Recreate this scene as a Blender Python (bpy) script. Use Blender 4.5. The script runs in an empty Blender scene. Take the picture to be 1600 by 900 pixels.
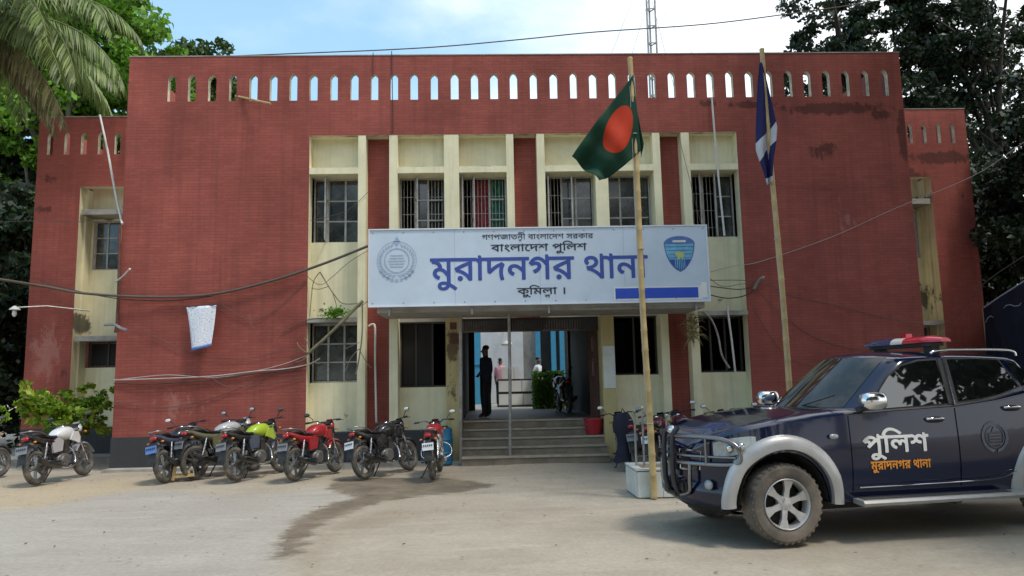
import bpy, math, random
import numpy as np
from mathutils import Vector, Matrix
PI = math.pi
scene = bpy.context.scene
COL = scene.collection
rnd = random.Random(7)

# ------------------------------------------------------------------ camera
cam_d = bpy.data.cameras.new('camera')
cam_d.sensor_width = 36.0
cam_d.lens = 25.875
cam_d.clip_start = 0.1
cam_d.clip_end = 2000
cam = bpy.data.objects.new('camera', cam_d)
COL.objects.link(cam)
_p, _r, _y = math.radians(7.25), math.radians(-1.2), math.radians(1.96)
_F = Vector((math.sin(_y)*math.cos(_p), math.cos(_y)*math.cos(_p), math.sin(_p)))
_R = Vector((math.cos(_y), -math.sin(_y), 0))
_U = _R.cross(_F)
_R2 = _R*math.cos(_r) + _U*math.sin(_r)
_U2 = _U*math.cos(_r) - _R*math.sin(_r)
_m = Matrix((_R2, _U2, -_F)).transposed().to_4x4()
_m.translation = Vector((0, -15.6, 1.63))
cam.matrix_world = _m
scene.camera = cam

# ------------------------------------------------------------------ world, sun, exposure
SUN_DIR = Vector((0.50, -0.36, 1.15)).normalized()
elev = math.asin(SUN_DIR.z)
azim = math.atan2(SUN_DIR.x, SUN_DIR.y)
world = bpy.data.worlds.new('World')
scene.world = world
world.use_nodes = True
wt = world.node_tree
wt.nodes.clear()
wo = wt.nodes.new('ShaderNodeOutputWorld')
bg = wt.nodes.new('ShaderNodeBackground')
bg.inputs['Strength'].default_value = 0.135
sky = wt.nodes.new('ShaderNodeTexSky')
sky.sky_type = 'NISHITA'
sky.sun_disc = False
sky.sun_elevation = elev
sky.sun_rotation = azim
sky.air_density = 1.0
sky.dust_density = 1.2
sky.ozone_density = 1.6
tc = wt.nodes.new('ShaderNodeTexCoord')
mp = wt.nodes.new('ShaderNodeMapping')
mp.inputs['Scale'].default_value = (1, 1, 2.0)
mp.inputs['Location'].default_value = (0.35, 0.1, 0.0)
n1 = wt.nodes.new('ShaderNodeTexNoise')
n1.inputs['Scale'].default_value = 1.7
n1.inputs['Detail'].default_value = 7
n1.inputs['Roughness'].default_value = 0.55
sx = wt.nodes.new('ShaderNodeSeparateXYZ')
# a broad cloud bank to the east (right), clear to the west
ma = wt.nodes.new('ShaderNodeMath'); ma.operation = 'MULTIPLY_ADD'
ma.inputs[1].default_value = 0.62
ad = wt.nodes.new('ShaderNodeMath'); ad.operation = 'ADD'
ramp = wt.nodes.new('ShaderNodeMapRange')
ramp.interpolation_type = 'SMOOTHSTEP'
ramp.inputs['From Min'].default_value = 0.36
ramp.inputs['From Max'].default_value = 0.68
mixc = wt.nodes.new('ShaderNodeMix'); mixc.data_type = 'RGBA'
mixc.inputs['B'].default_value = (7.6, 7.9, 8.2, 1)
hv = wt.nodes.new('ShaderNodeMix'); hv.data_type = 'RGBA'; hv.blend_type = 'ADD'
hv.inputs['Factor'].default_value = 1.0
hv.inputs['B'].default_value = (1.1, 2.0, 2.3, 1)
L = wt.links
L.new(tc.outputs['Generated'], mp.inputs['Vector'])
L.new(mp.outputs['Vector'], n1.inputs['Vector'])
L.new(tc.outputs['Generated'], sx.inputs['Vector'])
L.new(sx.outputs['X'], ma.inputs[0])
L.new(n1.outputs['Fac'], ma.inputs[2])
L.new(ma.outputs[0], ramp.inputs['Value'])
L.new(sky.outputs['Color'], hv.inputs['A'])
L.new(hv.outputs['Result'], mixc.inputs['A'])
L.new(ramp.outputs['Result'], mixc.inputs['Factor'])
L.new(mixc.outputs['Result'], bg.inputs['Color'])
L.new(bg.outputs['Background'], wo.inputs['Surface'])

sun_d = bpy.data.lights.new('sun', 'SUN')
sun_d.energy = 1.9
sun_d.angle = math.radians(11)
sun_d.color = (1.0, 0.95, 0.86)
sun = bpy.data.objects.new('sun', sun_d)
COL.objects.link(sun)
sun.rotation_euler = SUN_DIR.to_track_quat('Z', 'Y').to_euler()

scene.view_settings.view_transform = 'Standard'
scene.view_settings.look = 'None'
scene.view_settings.gamma = 1.0
scene.view_settings.exposure = 0.44
scene.view_settings.use_curve_mapping = False
scene.render.engine = 'CYCLES'
scene.cycles.max_bounces = 6
scene.cycles.transparent_max_bounces = 8

# ------------------------------------------------------------------ materials
def new_mat(name):
    m = bpy.data.materials.new(name)
    m.use_nodes = True
    nt = m.node_tree
    return m, nt, nt.nodes['Principled BSDF']

def M(name, col, rough=0.6, metal=0.0, var=0.12, scale=6.0, bump=0.0, bscale=40.0, coat=0.0, ior=1.45, dirt=None, dirt_amt=0.0, dirt_scale=3.0, emit=None, sub=0.0, island=0.0, trans=0.0):
    m, nt, b = new_mat(name)
    N, K = nt.nodes, nt.links
    b.inputs['Roughness'].default_value = rough
    b.inputs['Metallic'].default_value = metal
    b.inputs['IOR'].default_value = ior
    b.inputs['Coat Weight'].default_value = coat
    b.inputs['Coat Roughness'].default_value = 0.04
    t = N.new('ShaderNodeTexCoord')
    no = N.new('ShaderNodeTexNoise')
    no.inputs['Scale'].default_value = scale
    no.inputs['Detail'].default_value = 6
    K.new(t.outputs['Object'], no.inputs['Vector'])
    mr = N.new('ShaderNodeMapRange')
    mr.inputs['From Min'].default_value = 0.25
    mr.inputs['From Max'].default_value = 0.75
    mr.inputs['To Min'].default_value = 1 - var
    mr.inputs['To Max'].default_value = 1 + var
    K.new(no.outputs['Fac'], mr.inputs['Value'])
    mu = N.new('ShaderNodeVectorMath'); mu.operation = 'SCALE'
    mu.inputs[0].default_value = col[:3]
    K.new(mr.outputs['Result'], mu.inputs['Scale'])
    out = mu.outputs['Vector']
    if island:
        g = N.new('ShaderNodeNewGeometry')
        m2 = N.new('ShaderNodeMapRange')
        m2.inputs['To Min'].default_value = 1 - island
        m2.inputs['To Max'].default_value = 1 + island
        K.new(g.outputs['Random Per Island'], m2.inputs['Value'])
        s2 = N.new('ShaderNodeVectorMath'); s2.operation = 'SCALE'
        K.new(out, s2.inputs[0]); K.new(m2.outputs['Result'], s2.inputs['Scale'])
        out = s2.outputs['Vector']
    if dirt:
        n2 = N.new('ShaderNodeTexNoise')
        n2.inputs['Scale'].default_value = dirt_scale
        n2.inputs['Detail'].default_value = 8
        n2.inputs['Roughness'].default_value = 0.65
        K.new(t.outputs['Object'], n2.inputs['Vector'])
        m3 = N.new('ShaderNodeMapRange')
        m3.inputs['From Min'].default_value = 0.45
        m3.inputs['From Max'].default_value = 0.72
        m3.inputs['To Max'].default_value = dirt_amt
        K.new(n2.outputs['Fac'], m3.inputs['Value'])
        mx = N.new('ShaderNodeMix'); mx.data_type = 'RGBA'
        mx.inputs['B'].default_value = (*dirt, 1)
        K.new(m3.outputs['Result'], mx.inputs['Factor'])
        K.new(out, mx.inputs['A'])
        out = mx.outputs['Result']
    K.new(out, b.inputs['Base Color'])
    if bump:
        n4 = N.new('ShaderNodeTexNoise')
        n4.inputs['Scale'].default_value = bscale
        n4.inputs['Detail'].default_value = 5
        K.new(t.outputs['Object'], n4.inputs['Vector'])
        bp = N.new('ShaderNodeBump')
        bp.inputs['Strength'].default_value = bump
        bp.inputs['Distance'].default_value = 0.01
        K.new(n4.outputs['Fac'], bp.inputs['Height'])
        K.new(bp.outputs['Normal'], b.inputs['Normal'])
    if emit:
        b.inputs['Emission Color'].default_value = (*col[:3], 1)
        b.inputs['Emission Strength'].default_value = emit
    if trans:
        tr = N.new('ShaderNodeBsdfTranslucent')
        K.new(out, tr.inputs['Color'])
        ms = N.new('ShaderNodeMixShader')
        ms.inputs['Fac'].default_value = trans
        K.new(b.outputs['BSDF'], ms.inputs[1]); K.new(tr.outputs['BSDF'], ms.inputs[2])
        K.new(ms.outputs['Shader'], N['Material Output'].inputs['Surface'])
    return m

def blob_mask(nt, pos, blobs, noise_scale=3.0, lo=0.5, hi=0.62, spread=0.55):
    """stains: soft ellipses (x, z, rx, rz, strength) broken up by noise -> 0..1"""
    N, K = nt.nodes, nt.links
    sp = N.new('ShaderNodeSeparateXYZ'); K.new(pos, sp.inputs[0])
    cur = None
    for (cx, cz, rx, rz, st) in blobs:
        a = N.new('ShaderNodeMath'); a.operation = 'MULTIPLY_ADD'
        K.new(sp.outputs['X'], a.inputs[0]); a.inputs[1].default_value = 1/rx; a.inputs[2].default_value = -cx/rx
        c = N.new('ShaderNodeMath'); c.operation = 'MULTIPLY_ADD'
        K.new(sp.outputs['Z'], c.inputs[0]); c.inputs[1].default_value = 1/rz; c.inputs[2].default_value = -cz/rz
        v = N.new('ShaderNodeCombineXYZ'); K.new(a.outputs[0], v.inputs[0]); K.new(c.outputs[0], v.inputs[1])
        ln = N.new('ShaderNodeVectorMath'); ln.operation = 'LENGTH'; K.new(v.outputs[0], ln.inputs[0])
        r = N.new('ShaderNodeMapRange')
        r.inputs['From Min'].default_value = 1.0; r.inputs['From Max'].default_value = 0.0
        r.inputs['To Max'].default_value = st
        K.new(ln.outputs['Value'], r.inputs['Value'])
        if cur is None: cur = r.outputs['Result']
        else:
            mxn = N.new('ShaderNodeMath'); mxn.operation = 'MAXIMUM'
            K.new(cur, mxn.inputs[0]); K.new(r.outputs['Result'], mxn.inputs[1]); cur = mxn.outputs[0]
    no = N.new('ShaderNodeTexNoise'); no.inputs['Scale'].default_value = noise_scale*1.5; no.inputs['Detail'].default_value = 12
    no.inputs['Roughness'].default_value = 0.78
    dm = N.new('ShaderNodeMapping'); dm.inputs['Scale'].default_value = (1.25, 1.25, .7); K.new(pos, dm.inputs[0])
    K.new(dm.outputs[0], no.inputs['Vector'])
    ad = N.new('ShaderNodeMath'); ad.operation = 'MULTIPLY_ADD'
    K.new(cur, ad.inputs[0]); ad.inputs[1].default_value = spread; K.new(no.outputs['Fac'], ad.inputs[2])
    r2 = N.new('ShaderNodeMapRange'); r2.interpolation_type = 'SMOOTHSTEP'
    r2.inputs['From Min'].default_value = lo + 0.24; r2.inputs['From Max'].default_value = hi + 0.24
    K.new(ad.outputs[0], r2.inputs['Value'])
    g = N.new('ShaderNodeMath'); g.operation = 'GREATER_THAN'; g.inputs[1].default_value = 0.01; K.new(cur, g.inputs[0])
    o = N.new('ShaderNodeMath'); o.operation = 'MULTIPLY'; K.new(r2.outputs['Result'], o.inputs[0]); K.new(g.outputs[0], o.inputs[1])
    return o.outputs[0]

def brick_paint(name, col, stain_blobs, fade_blobs=()):
    m, nt, b = new_mat(name)
    N, K = nt.nodes, nt.links
    b.inputs['Roughness'].default_value = 0.85
    b.inputs['Specular IOR Level'].default_value = 0.18
    t = N.new('ShaderNodeTexCoord')
    s = N.new('ShaderNodeSeparateXYZ'); K.new(t.outputs['Object'], s.inputs[0])
    a = N.new('ShaderNodeMath'); a.operation = 'ADD'; K.new(s.outputs['X'], a.inputs[0]); K.new(s.outputs['Y'], a.inputs[1])
    c = N.new('ShaderNodeCombineXYZ'); K.new(a.outputs[0], c.inputs[0]); K.new(s.outputs['Z'], c.inputs[1])
    # uneven courses
    nw = N.new('ShaderNodeTexNoise'); nw.inputs['Scale'].default_value = 1.3; K.new(t.outputs['Object'], nw.inputs['Vector'])
    sw = N.new('ShaderNodeVectorMath'); sw.operation = 'MULTIPLY_ADD'; K.new(nw.outputs['Color'], sw.inputs[0])
    sw.inputs[1].default_value = (0.03, 0.03, 0); K.new(c.outputs[0], sw.inputs[2])
    br = N.new('ShaderNodeTexBrick')
    br.inputs['Scale'].default_value = 1.0
    br.inputs['Brick Width'].default_value = 0.25
    br.inputs['Row Height'].default_value = 0.066
    br.inputs['Mortar Size'].default_value = 0.005
    br.inputs['Mortar Smooth'].default_value = 0.6
    br.inputs['Color1'].default_value = (*col, 1)
    br.inputs['Color2'].default_value = (col[0]*0.88, col[1]*0.84, col[2]*0.88, 1)
    br.inputs['Mortar'].default_value = (col[0]*0.66, col[1]*0.64, col[2]*0.70, 1)
    K.new(sw.outputs[0], br.inputs['Vector'])
    no = N.new('ShaderNodeTexNoise'); no.inputs['Scale'].default_value = 0.55; no.inputs['Detail'].default_value = 9; no.inputs['Roughness'].default_value = 0.6
    K.new(t.outputs['Object'], no.inputs['Vector'])
    mr = N.new('ShaderNodeMapRange'); mr.inputs['From Min'].default_value = .3; mr.inputs['From Max'].default_value = .7
    mr.inputs['To Min'].default_value = 0.70; mr.inputs['To Max'].default_value = 1.24
    K.new(no.outputs['Fac'], mr.inputs['Value'])
    sc = N.new('ShaderNodeVectorMath'); sc.operation = 'SCALE'; K.new(br.outputs['Color'], sc.inputs[0]); K.new(mr.outputs['Result'], sc.inputs['Scale'])
    # vertical water streaks
    ms = N.new('ShaderNodeMapping'); ms.inputs['Scale'].default_value = (3.5, 3.5, 0.22); K.new(t.outputs['Object'], ms.inputs['Vector'])
    n2 = N.new('ShaderNodeTexNoise'); n2.inputs['Scale'].default_value = 1.6; n2.inputs['Detail'].default_value = 6; K.new(ms.outputs[0], n2.inputs['Vector'])
    m2 = N.new('ShaderNodeMapRange'); m2.inputs['From Min'].default_value = .48; m2.inputs['From Max'].default_value = .8; m2.inputs['To Max'].default_value = 0.55
    K.new(n2.outputs['Fac'], m2.inputs['Value'])
    mx = N.new('ShaderNodeMix'); mx.data_type = 'RGBA'; mx.inputs['B'].default_value = (col[0]*0.5, col[1]*0.55, col[2]*0.6, 1)
    K.new(m2.outputs['Result'], mx.inputs['Factor']); K.new(sc.outputs[0], mx.inputs['A'])
    cur = mx.outputs['Result']
    if fade_blobs:
        fm = blob_mask(nt, t.outputs['Object'], fade_blobs, 2.0)
        m4 = N.new('ShaderNodeMix'); m4.data_type = 'RGBA'; m4.inputs['B'].default_value = (0.42, 0.22, 0.19, 1)
        f2 = N.new('ShaderNodeMath'); f2.operation = 'MULTIPLY'; f2.inputs[1].default_value = 0.45; K.new(fm, f2.inputs[0])
        K.new(f2.outputs[0], m4.inputs['Factor']); K.new(cur, m4.inputs['A']); cur = m4.outputs['Result']
    st = blob_mask(nt, t.outputs['Object'], stain_blobs, 2.6)
    m5 = N.new('ShaderNodeMix'); m5.data_type = 'RGBA'; m5.inputs['B'].default_value = (0.022, 0.017, 0.015, 1)
    f3 = N.new('ShaderNodeMath'); f3.operation = 'MULTIPLY'; f3.inputs[1].default_value = 0.6; K.new(st, f3.inputs[0])
    K.new(f3.outputs[0], m5.inputs['Factor']); K.new(cur, m5.inputs['A'])
    K.new(m5.outputs['Result'], b.inputs['Base Color'])
    bp = N.new('ShaderNodeBump'); bp.inputs['Strength'].default_value = 0.3; bp.inputs['Distance'].default_value = 0.008
    bp.invert = True
    K.new(br.outputs['Fac'], bp.inputs['Height'])
    n3 = N.new('ShaderNodeTexNoise'); n3.inputs['Scale'].default_value = 25; K.new(t.outputs['Object'], n3.inputs['Vector'])
    b2 = N.new('ShaderNodeBump'); b2.inputs['Strength'].default_value = 0.25; b2.inputs['Distance'].default_value = 0.01
    K.new(n3.outputs['Fac'], b2.inputs['Height']); K.new(bp.outputs['Normal'], b2.inputs['Normal'])
    K.new(b2.outputs['Normal'], b.inputs['Normal'])
    return m

def plaster(name, col, blobs, streak=0.35, dark=(0.05, 0.045, 0.03)):
    m, nt, b = new_mat(name)
    N, K = nt.nodes, nt.links
    b.inputs['Roughness'].default_value = 0.8
    t = N.new('ShaderNodeTexCoord')
    no = N.new('ShaderNodeTexNoise'); no.inputs['Scale'].default_value = 1.5; no.inputs['Detail'].default_value = 9; no.inputs['Roughness'].default_value = .62
    K.new(t.outputs['Object'], no.inputs['Vector'])
    mr = N.new('ShaderNodeMapRange'); mr.inputs['From Min'].default_value = .3; mr.inputs['From Max'].default_value = .7
    mr.inputs['To Min'].default_value = 0.86; mr.inputs['To Max'].default_value = 1.08
    K.new(no.outputs['Fac'], mr.inputs['Value'])
    sc = N.new('ShaderNodeVectorMath'); sc.operation = 'SCALE'; sc.inputs[0].default_value = col; K.new(mr.outputs['Result'], sc.inputs['Scale'])
    ms = N.new('ShaderNodeMapping'); ms.inputs['Scale'].default_value = (7, 7, 0.35); K.new(t.outputs['Object'], ms.inputs['Vector'])
    n2 = N.new('ShaderNodeTexNoise'); n2.inputs['Scale'].default_value = 1.6; n2.inputs['Detail'].default_value = 7; K.new(ms.outputs[0], n2.inputs['Vector'])
    m2 = N.new('ShaderNodeMapRange'); m2.inputs['From Min'].default_value = .5; m2.inputs['From Max'].default_value = .82; m2.inputs['To Max'].default_value = streak
    K.new(n2.outputs['Fac'], m2.inputs['Value'])
    mx = N.new('ShaderNodeMix'); mx.data_type = 'RGBA'; mx.inputs['B'].default_value = (col[0]*.42, col[1]*.4, col[2]*.36, 1)
    K.new(m2.outputs['Result'], mx.inputs['Factor']); K.new(sc.outputs[0], mx.inputs['A'])
    cur = mx.outputs['Result']
    if blobs:
        st = blob_mask(nt, t.outputs['Object'], blobs, 3.2)
        m5 = N.new('ShaderNodeMix'); m5.data_type = 'RGBA'; m5.inputs['B'].default_value = (*dark, 1)
        f3 = N.new('ShaderNodeMath'); f3.operation = 'MULTIPLY'; f3.inputs[1].default_value = 0.85; K.new(st, f3.inputs[0])
        K.new(f3.outputs[0], m5.inputs['Factor']); K.new(cur, m5.inputs['A']); cur = m5.outputs['Result']
    K.new(cur, b.inputs['Base Color'])
    n3 = N.new('ShaderNodeTexNoise'); n3.inputs['Scale'].default_value = 18; n3.inputs['Detail'].default_value = 6; K.new(t.outputs['Object'], n3.inputs['Vector'])
    b2 = N.new('ShaderNodeBump'); b2.inputs['Strength'].default_value = 0.3; b2.inputs['Distance'].default_value = 0.01
    K.new(n3.outputs['Fac'], b2.inputs['Height']); K.new(b2.outputs['Normal'], b.inputs['Normal'])
    return m

RED = (0.325, 0.092, 0.070)
m_red = brick_paint('red_brick_paint', RED,
    [(7.9, 7.55, 2.3, 0.26, 1.05), (8.9, 7.4, .6, .25, .95), (6.0, 7.65, 1.1, 0.18, 1.0), (5.0, 7.7, .5, .25, .8), (7.5, 6.6, 1.0, 0.5, .75), (9.38, 6.9, .3, 1.0, 1.1), (6.5, 6.4, .6, .3, .5),
     (12.1, 7.3, 1.9, 0.3, 1.1), (11.2, 6.6, 0.9, 0.8, 1.15), (12.6, 6.3, .6, .5, .5), (-11.0, 7.0, 0.8, .35, .6), (-11.2, 6.2, .5, .25, .8), (-10.0, 8.6, 2.0, .1, .6),
     (-10.9, 3.1, .8, .8, .55), (-11.0, 7.5, .9, .25, .5), (2.7, 7.5, .5, .15, .5), (4.2, 8.3, .5, .25, .55), (-10.5, 2.0, .6, .9, .5)],
    [(-10.9, 2.6, .8, 1.4, .8), (-6.5, 1.3, 1.8, .8, .6), (7.8, 5.0, 1.2, 1.6, .5), (-5.0, 3.0, 1.2, 1.4, .4)])
m_cream = plaster('cream_plaster', (0.78, 0.72, 0.49),
    [(-10.3, 3.3, .35, .5, 1.0), (-9.8, 6.15, .8, .25, 1.0), (11.6, 3.6, .35, .9, .9), (11.5, 6.2, .6, .35, 1.0), (-3.3, 6.33, .6, .05, .6), (-1.4, 6.33, .5, .06, 1.0), (0, 6.33, .5, .06, .9),
     (-3.5, 3.25, .6, .18, .6), (5.1, 3.3, .5, .25, .5), (-.75, 3.9, .25, 2.6, .35), (-2.66, 6.6, .12, .5, .45), (-9.8, 2.9, .8, .12, .9), (-3.0, 1.0, .3, .15, .6), (-2.0, 4.2, .12, 2.0, .45), (-.75, 6.7, .2, .4, .4)], 0.3)
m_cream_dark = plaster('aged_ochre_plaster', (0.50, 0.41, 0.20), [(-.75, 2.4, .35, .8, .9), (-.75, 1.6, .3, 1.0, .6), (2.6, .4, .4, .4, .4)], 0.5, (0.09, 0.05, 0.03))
m_plinth = plaster('charcoal_plinth_paint', (0.045, 0.046, 0.05), [(0, .1, 12, .16, .35)], 0.3, (0.16, 0.14, 0.11))
m_conc = M('grey_concrete', (0.36, 0.34, 0.30), 0.85, var=.2, scale=3, bump=.4, dirt=(0.10, 0.09, 0.07), dirt_amt=.7, dirt_scale=2.2)
m_step = M('worn_step_concrete', (0.25, 0.205, 0.15), 0.8, var=.2, scale=4, bump=.4, dirt=(0.10, 0.08, 0.06), dirt_amt=.6)
m_soffit = M('grey_soffit_paint', (0.40, 0.38, 0.34), 0.8, var=.1, scale=2, dirt=(0.14, 0.12, 0.10), dirt_amt=.5)
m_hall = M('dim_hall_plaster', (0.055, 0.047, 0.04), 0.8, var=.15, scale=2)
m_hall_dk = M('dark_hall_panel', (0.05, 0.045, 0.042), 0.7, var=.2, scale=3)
m_frame = M('weathered_grey_steel_frame', (0.42, 0.40, 0.37), 0.5, .2, var=.2, scale=9, dirt=(0.2, .15, .1), dirt_amt=.5)
m_framed = M('dark_brown_frame', (0.05, 0.04, 0.035), 0.5, var=.2, scale=9)
m_bar = M('painted_window_bar', (0.45, 0.42, 0.38), 0.5, .2, var=.2, scale=9)
m_pane = M('window_glass', (0.02, 0.024, 0.024), 0.12, var=.3, scale=2.2, ior=1.75, dirt=(0.16, 0.17, 0.16), dirt_amt=.55, dirt_scale=3.5)
m_pane_dk = M('dark_window_panel', (0.022, 0.02, 0.02), 0.55, var=.3, scale=2, ior=1.3)
m_curtain_red = M('red_patterned_curtain', (0.30, 0.045, 0.06), 0.9, var=.6, scale=14)
m_curtain_green = M('green_patterned_curtain', (0.03, 0.17, 0.12), 0.9, var=.6, scale=9)
m_signblue = M('pale_blue_sign_sheet', (0.57, 0.66, 0.77), 0.45, var=.05, scale=1.3, dirt=(0.42, 0.5, 0.58), dirt_amt=.5, dirt_scale=.9)
m_signedge = M('white_sign_edge', (0.72, 0.74, 0.78), 0.4, var=.05)
m_ink_blue = M('blue_lettering', (0.045, 0.085, 0.34), 0.5, var=.08)
m_ink_black = M('black_lettering', (0.025, 0.03, 0.05), 0.5, var=.1)
m_ink_grey = M('grey_blue_crest_print', (0.33, 0.42, 0.56), 0.5, var=.2, scale=20)
m_strip_blue = M('royal_blue_strip', (0.035, 0.09, 0.52), 0.45, var=.1)
m_cyan = M('cyan_print', (0.16, 0.44, 0.60), 0.5, var=.25, scale=12)
m_yel = M('ochre_yellow_print', (0.45, 0.48, 0.16), 0.5, var=.2)
m_midblue = M('mid_blue_print', (0.10, 0.18, 0.42), 0.5, var=.15, scale=12)
m_white = M('white_paint', (0.78, 0.78, 0.76), 0.45, var=.06, dirt=(0.4, 0.38, 0.33), dirt_amt=.35)
m_tile = M('white_glazed_tile', (0.66, 0.69, 0.66), 0.3, var=.08, scale=2, dirt=(0.36, 0.34, 0.28), dirt_amt=.5, dirt_scale=4)
m_wire = M('black_cable_rubber', (0.035, 0.03, 0.028), 0.6)
m_wire_br = M('dusty_cable', (0.10, 0.085, 0.07), 0.7)
m_wire_lt = M('pale_cable', (0.42, 0.36, 0.33), 0.6)
m_pipe = M('white_plastic_pipe', (0.62, 0.60, 0.56), 0.5, dirt=(0.2, 0.18, 0.15), dirt_amt=.5)
m_rust = M('rusty_brown_pipe', (0.12, 0.055, 0.04), 0.75, .1, var=.3, scale=12)
m_iron = M('galvanised_iron', (0.36, 0.35, 0.34), 0.45, .6, var=.2, scale=14, dirt=(0.14, 0.09, 0.06), dirt_amt=.6)
m_bamboo = M('dry_bamboo', (0.50, 0.37, 0.17), 0.55, var=.22, scale=5, dirt=(0.2, 0.13, 0.06), dirt_amt=.5)
m_bark = M('dark_bark', (0.035, 0.027, 0.02), 0.9, var=.3, scale=6, bump=.8, bscale=14)
m_bark_grey = M('grey_bark', (0.17, 0.15, 0.12), 0.9, var=.3, scale=6, bump=.8, bscale=14)
m_leaf_bright = M('fresh_green_leaf', (0.13, 0.28, 0.022), 0.5, var=.35, scale=.8, island=.45, trans=.35)
m_leaf_mid = M('mid_green_leaf', (0.05, 0.095, 0.022), 0.5, var=.3, scale=.8, island=.5, trans=.25)
m_leaf_dark = M('dark_green_leaf', (0.018, 0.034, 0.012), 0.45, var=.3, scale=.8, island=.5, trans=.18)
m_leaf_yel = M('yellow_green_leaf', (0.27, 0.36, 0.025), 0.5, var=.5, scale=3.5, island=.3, trans=.3)
m_frond = M('palm_frond_leaflet', (0.14, 0.19, 0.05), 0.5, var=.3, scale=1.5, island=.45, trans=.2)
m_frond_dry = M('dry_palm_leaflet', (0.23, 0.20, 0.09), 0.6, var=.3, scale=1.5, island=.45, trans=.2)
m_dry = M('dry_creeper_stem', (0.22, 0.19, 0.12), 0.8, var=.3, scale=10)

# ------------------------------------------------------------------ mesh helpers
class MB:
    def __init__(s): s.v = []; s.f = []; s.m = []
    def add(s, vs, fs, m=0):
        o = len(s.v); s.v += [tuple(p) for p in vs]
        for f in fs: s.f.append([i+o for i in f]); s.m.append(m)
    def box(s, x0, x1, y0, y1, z0, z1, m=0, faces='xXyYzZ', fm=None):
        vs = [(x0,y0,z0),(x1,y0,z0),(x1,y1,z0),(x0,y1,z0),(x0,y0,z1),(x1,y0,z1),(x1,y1,z1),(x0,y1,z1)]
        F = {'z':[0,3,2,1],'Z':[4,5,6,7],'y':[0,1,5,4],'X':[1,2,6,5],'Y':[2,3,7,6],'x':[3,0,4,7]}
        o = len(s.v); s.v += vs
        for k in faces:
            s.f.append([i+o for i in F[k]]); s.m.append((fm or {}).get(k, m))
    def obox(s, c, size, R=None, m=0, taper=1.0):
        hx, hy, hz = [q/2 for q in size]
        pts = []
        for z, t in ((-hz, 1), (hz, taper)):
            for x, y in ((-hx,-hy),(hx,-hy),(hx,hy),(-hx,hy)): pts.append(Vector((x*t, y*t, z)))
        if R is not None: pts = [R @ p for p in pts]
        c = Vector(c); pts = [p + c for p in pts]
        s.add(pts, [[0,3,2,1],[4,5,6,7],[0,1,5,4],[1,2,6,5],[2,3,7,6],[3,0,4,7]], m)
    def bar(s, p, q, w, h, m=0, up=(0,0,1)):
        p, q = Vector(p), Vector(q); d = (q-p).normalized(); up = Vector(up)
        if abs(d.dot(up)) > .98: up = Vector((0,1,0))
        a = d.cross(up).normalized(); b = a.cross(d)
        vs = []
        for e in (p, q):
            for i, j in ((-1,-1),(1,-1),(1,1),(-1,1)): vs.append(e + a*i*w/2 + b*j*h/2)
        s.add(vs, [[0,1,2,3],[7,6,5,4],[0,4,5,1],[1,5,6,2],[2,6,7,3],[3,7,4,0]], m)
    def tube(s, pts, r, n=8, m=0, caps=True):
        pts = [Vector(p) for p in pts]; k = len(pts)
        rs = r if isinstance(r, (list, tuple)) else [r]*k
        o = len(s.v); prev = None
        for i, p in enumerate(pts):
            d = (pts[min(i+1,k-1)] - pts[max(i-1,0)])
            if d.length < 1e-9: d = Vector((0,0,1))
            d.normalize()
            if prev is None:
                up = Vector((0,0,1)) if abs(d.z) < .9 else Vector((1,0,0))
                a = d.cross(up).normalized()
            else:
                a = prev - d*prev.dot(d)
                a = a.normalized() if a.length > 1e-6 else d.orthogonal().normalized()
            prev = a; b = d.cross(a)
            for j in range(n):
                t = 2*PI*j/n; q = p + a*math.cos(t)*rs[i] + b*math.sin(t)*rs[i]; s.v.append(tuple(q))
        for i in range(k-1):
            for j in range(n):
                s.f.append([o+i*n+j, o+i*n+(j+1)%n, o+(i+1)*n+(j+1)%n, o+(i+1)*n+j]); s.m.append(m)
        if caps:
            s.f.append([o+j for j in range(n)][::-1]); s.m.append(m)
            s.f.append([o+(k-1)*n+j for j in range(n)]); s.m.append(m)
    def ring(s, c, R, r, axis='y', n=28, k=8, m=0, sx=1.0):
        o = len(s.v); c = Vector(c)
        for i in range(n):
            t = 2*PI*i/n
            for j in range(k):
                u = 2*PI*j/k; rr = R + r*math.cos(u); h = r*math.sin(u)*sx
                if axis == 'y': p = (rr*math.cos(t), h, rr*math.sin(t))
                elif axis == 'z': p = (rr*math.cos(t), rr*math.sin(t), h)
                else: p = (h, rr*math.cos(t), rr*math.sin(t))
                s.v.append(tuple(c + Vector(p)))
        for i in range(n):
            for j in range(k):
                s.f.append([o+i*k+j, o+i*k+(j+1)%k, o+((i+1)%n)*k+(j+1)%k, o+((i+1)%n)*k+j]); s.m.append(m)
    def lathe(s, c, prof, axis='z', n=20, m=0, cap=False):
        """prof: list of (r, h)"""
        o = len(s.v); c = Vector(c); k = len(prof)
        for i in range(n):
            t = 2*PI*i/n
            for (r, h) in prof:
                if axis == 'y': p = (r*math.cos(t), h, r*math.sin(t))
                elif axis == 'z': p = (r*math.cos(t), r*math.sin(t), h)
                else: p = (h, r*math.cos(t), r*math.sin(t))
                s.v.append(tuple(c + Vector(p)))
        for i in range(n):
            for j in range(k-1):
                s.f.append([o+i*k+j, o+i*k+j+1, o+((i+1)%n)*k+j+1, o+((i+1)%n)*k+j]); s.m.append(m)
        for e in (0, k-1) if cap else ():
            if prof[e][0] > 1e-5:
                s.f.append([o+i*k+e for i in range(n)]); s.m.append(m)
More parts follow.
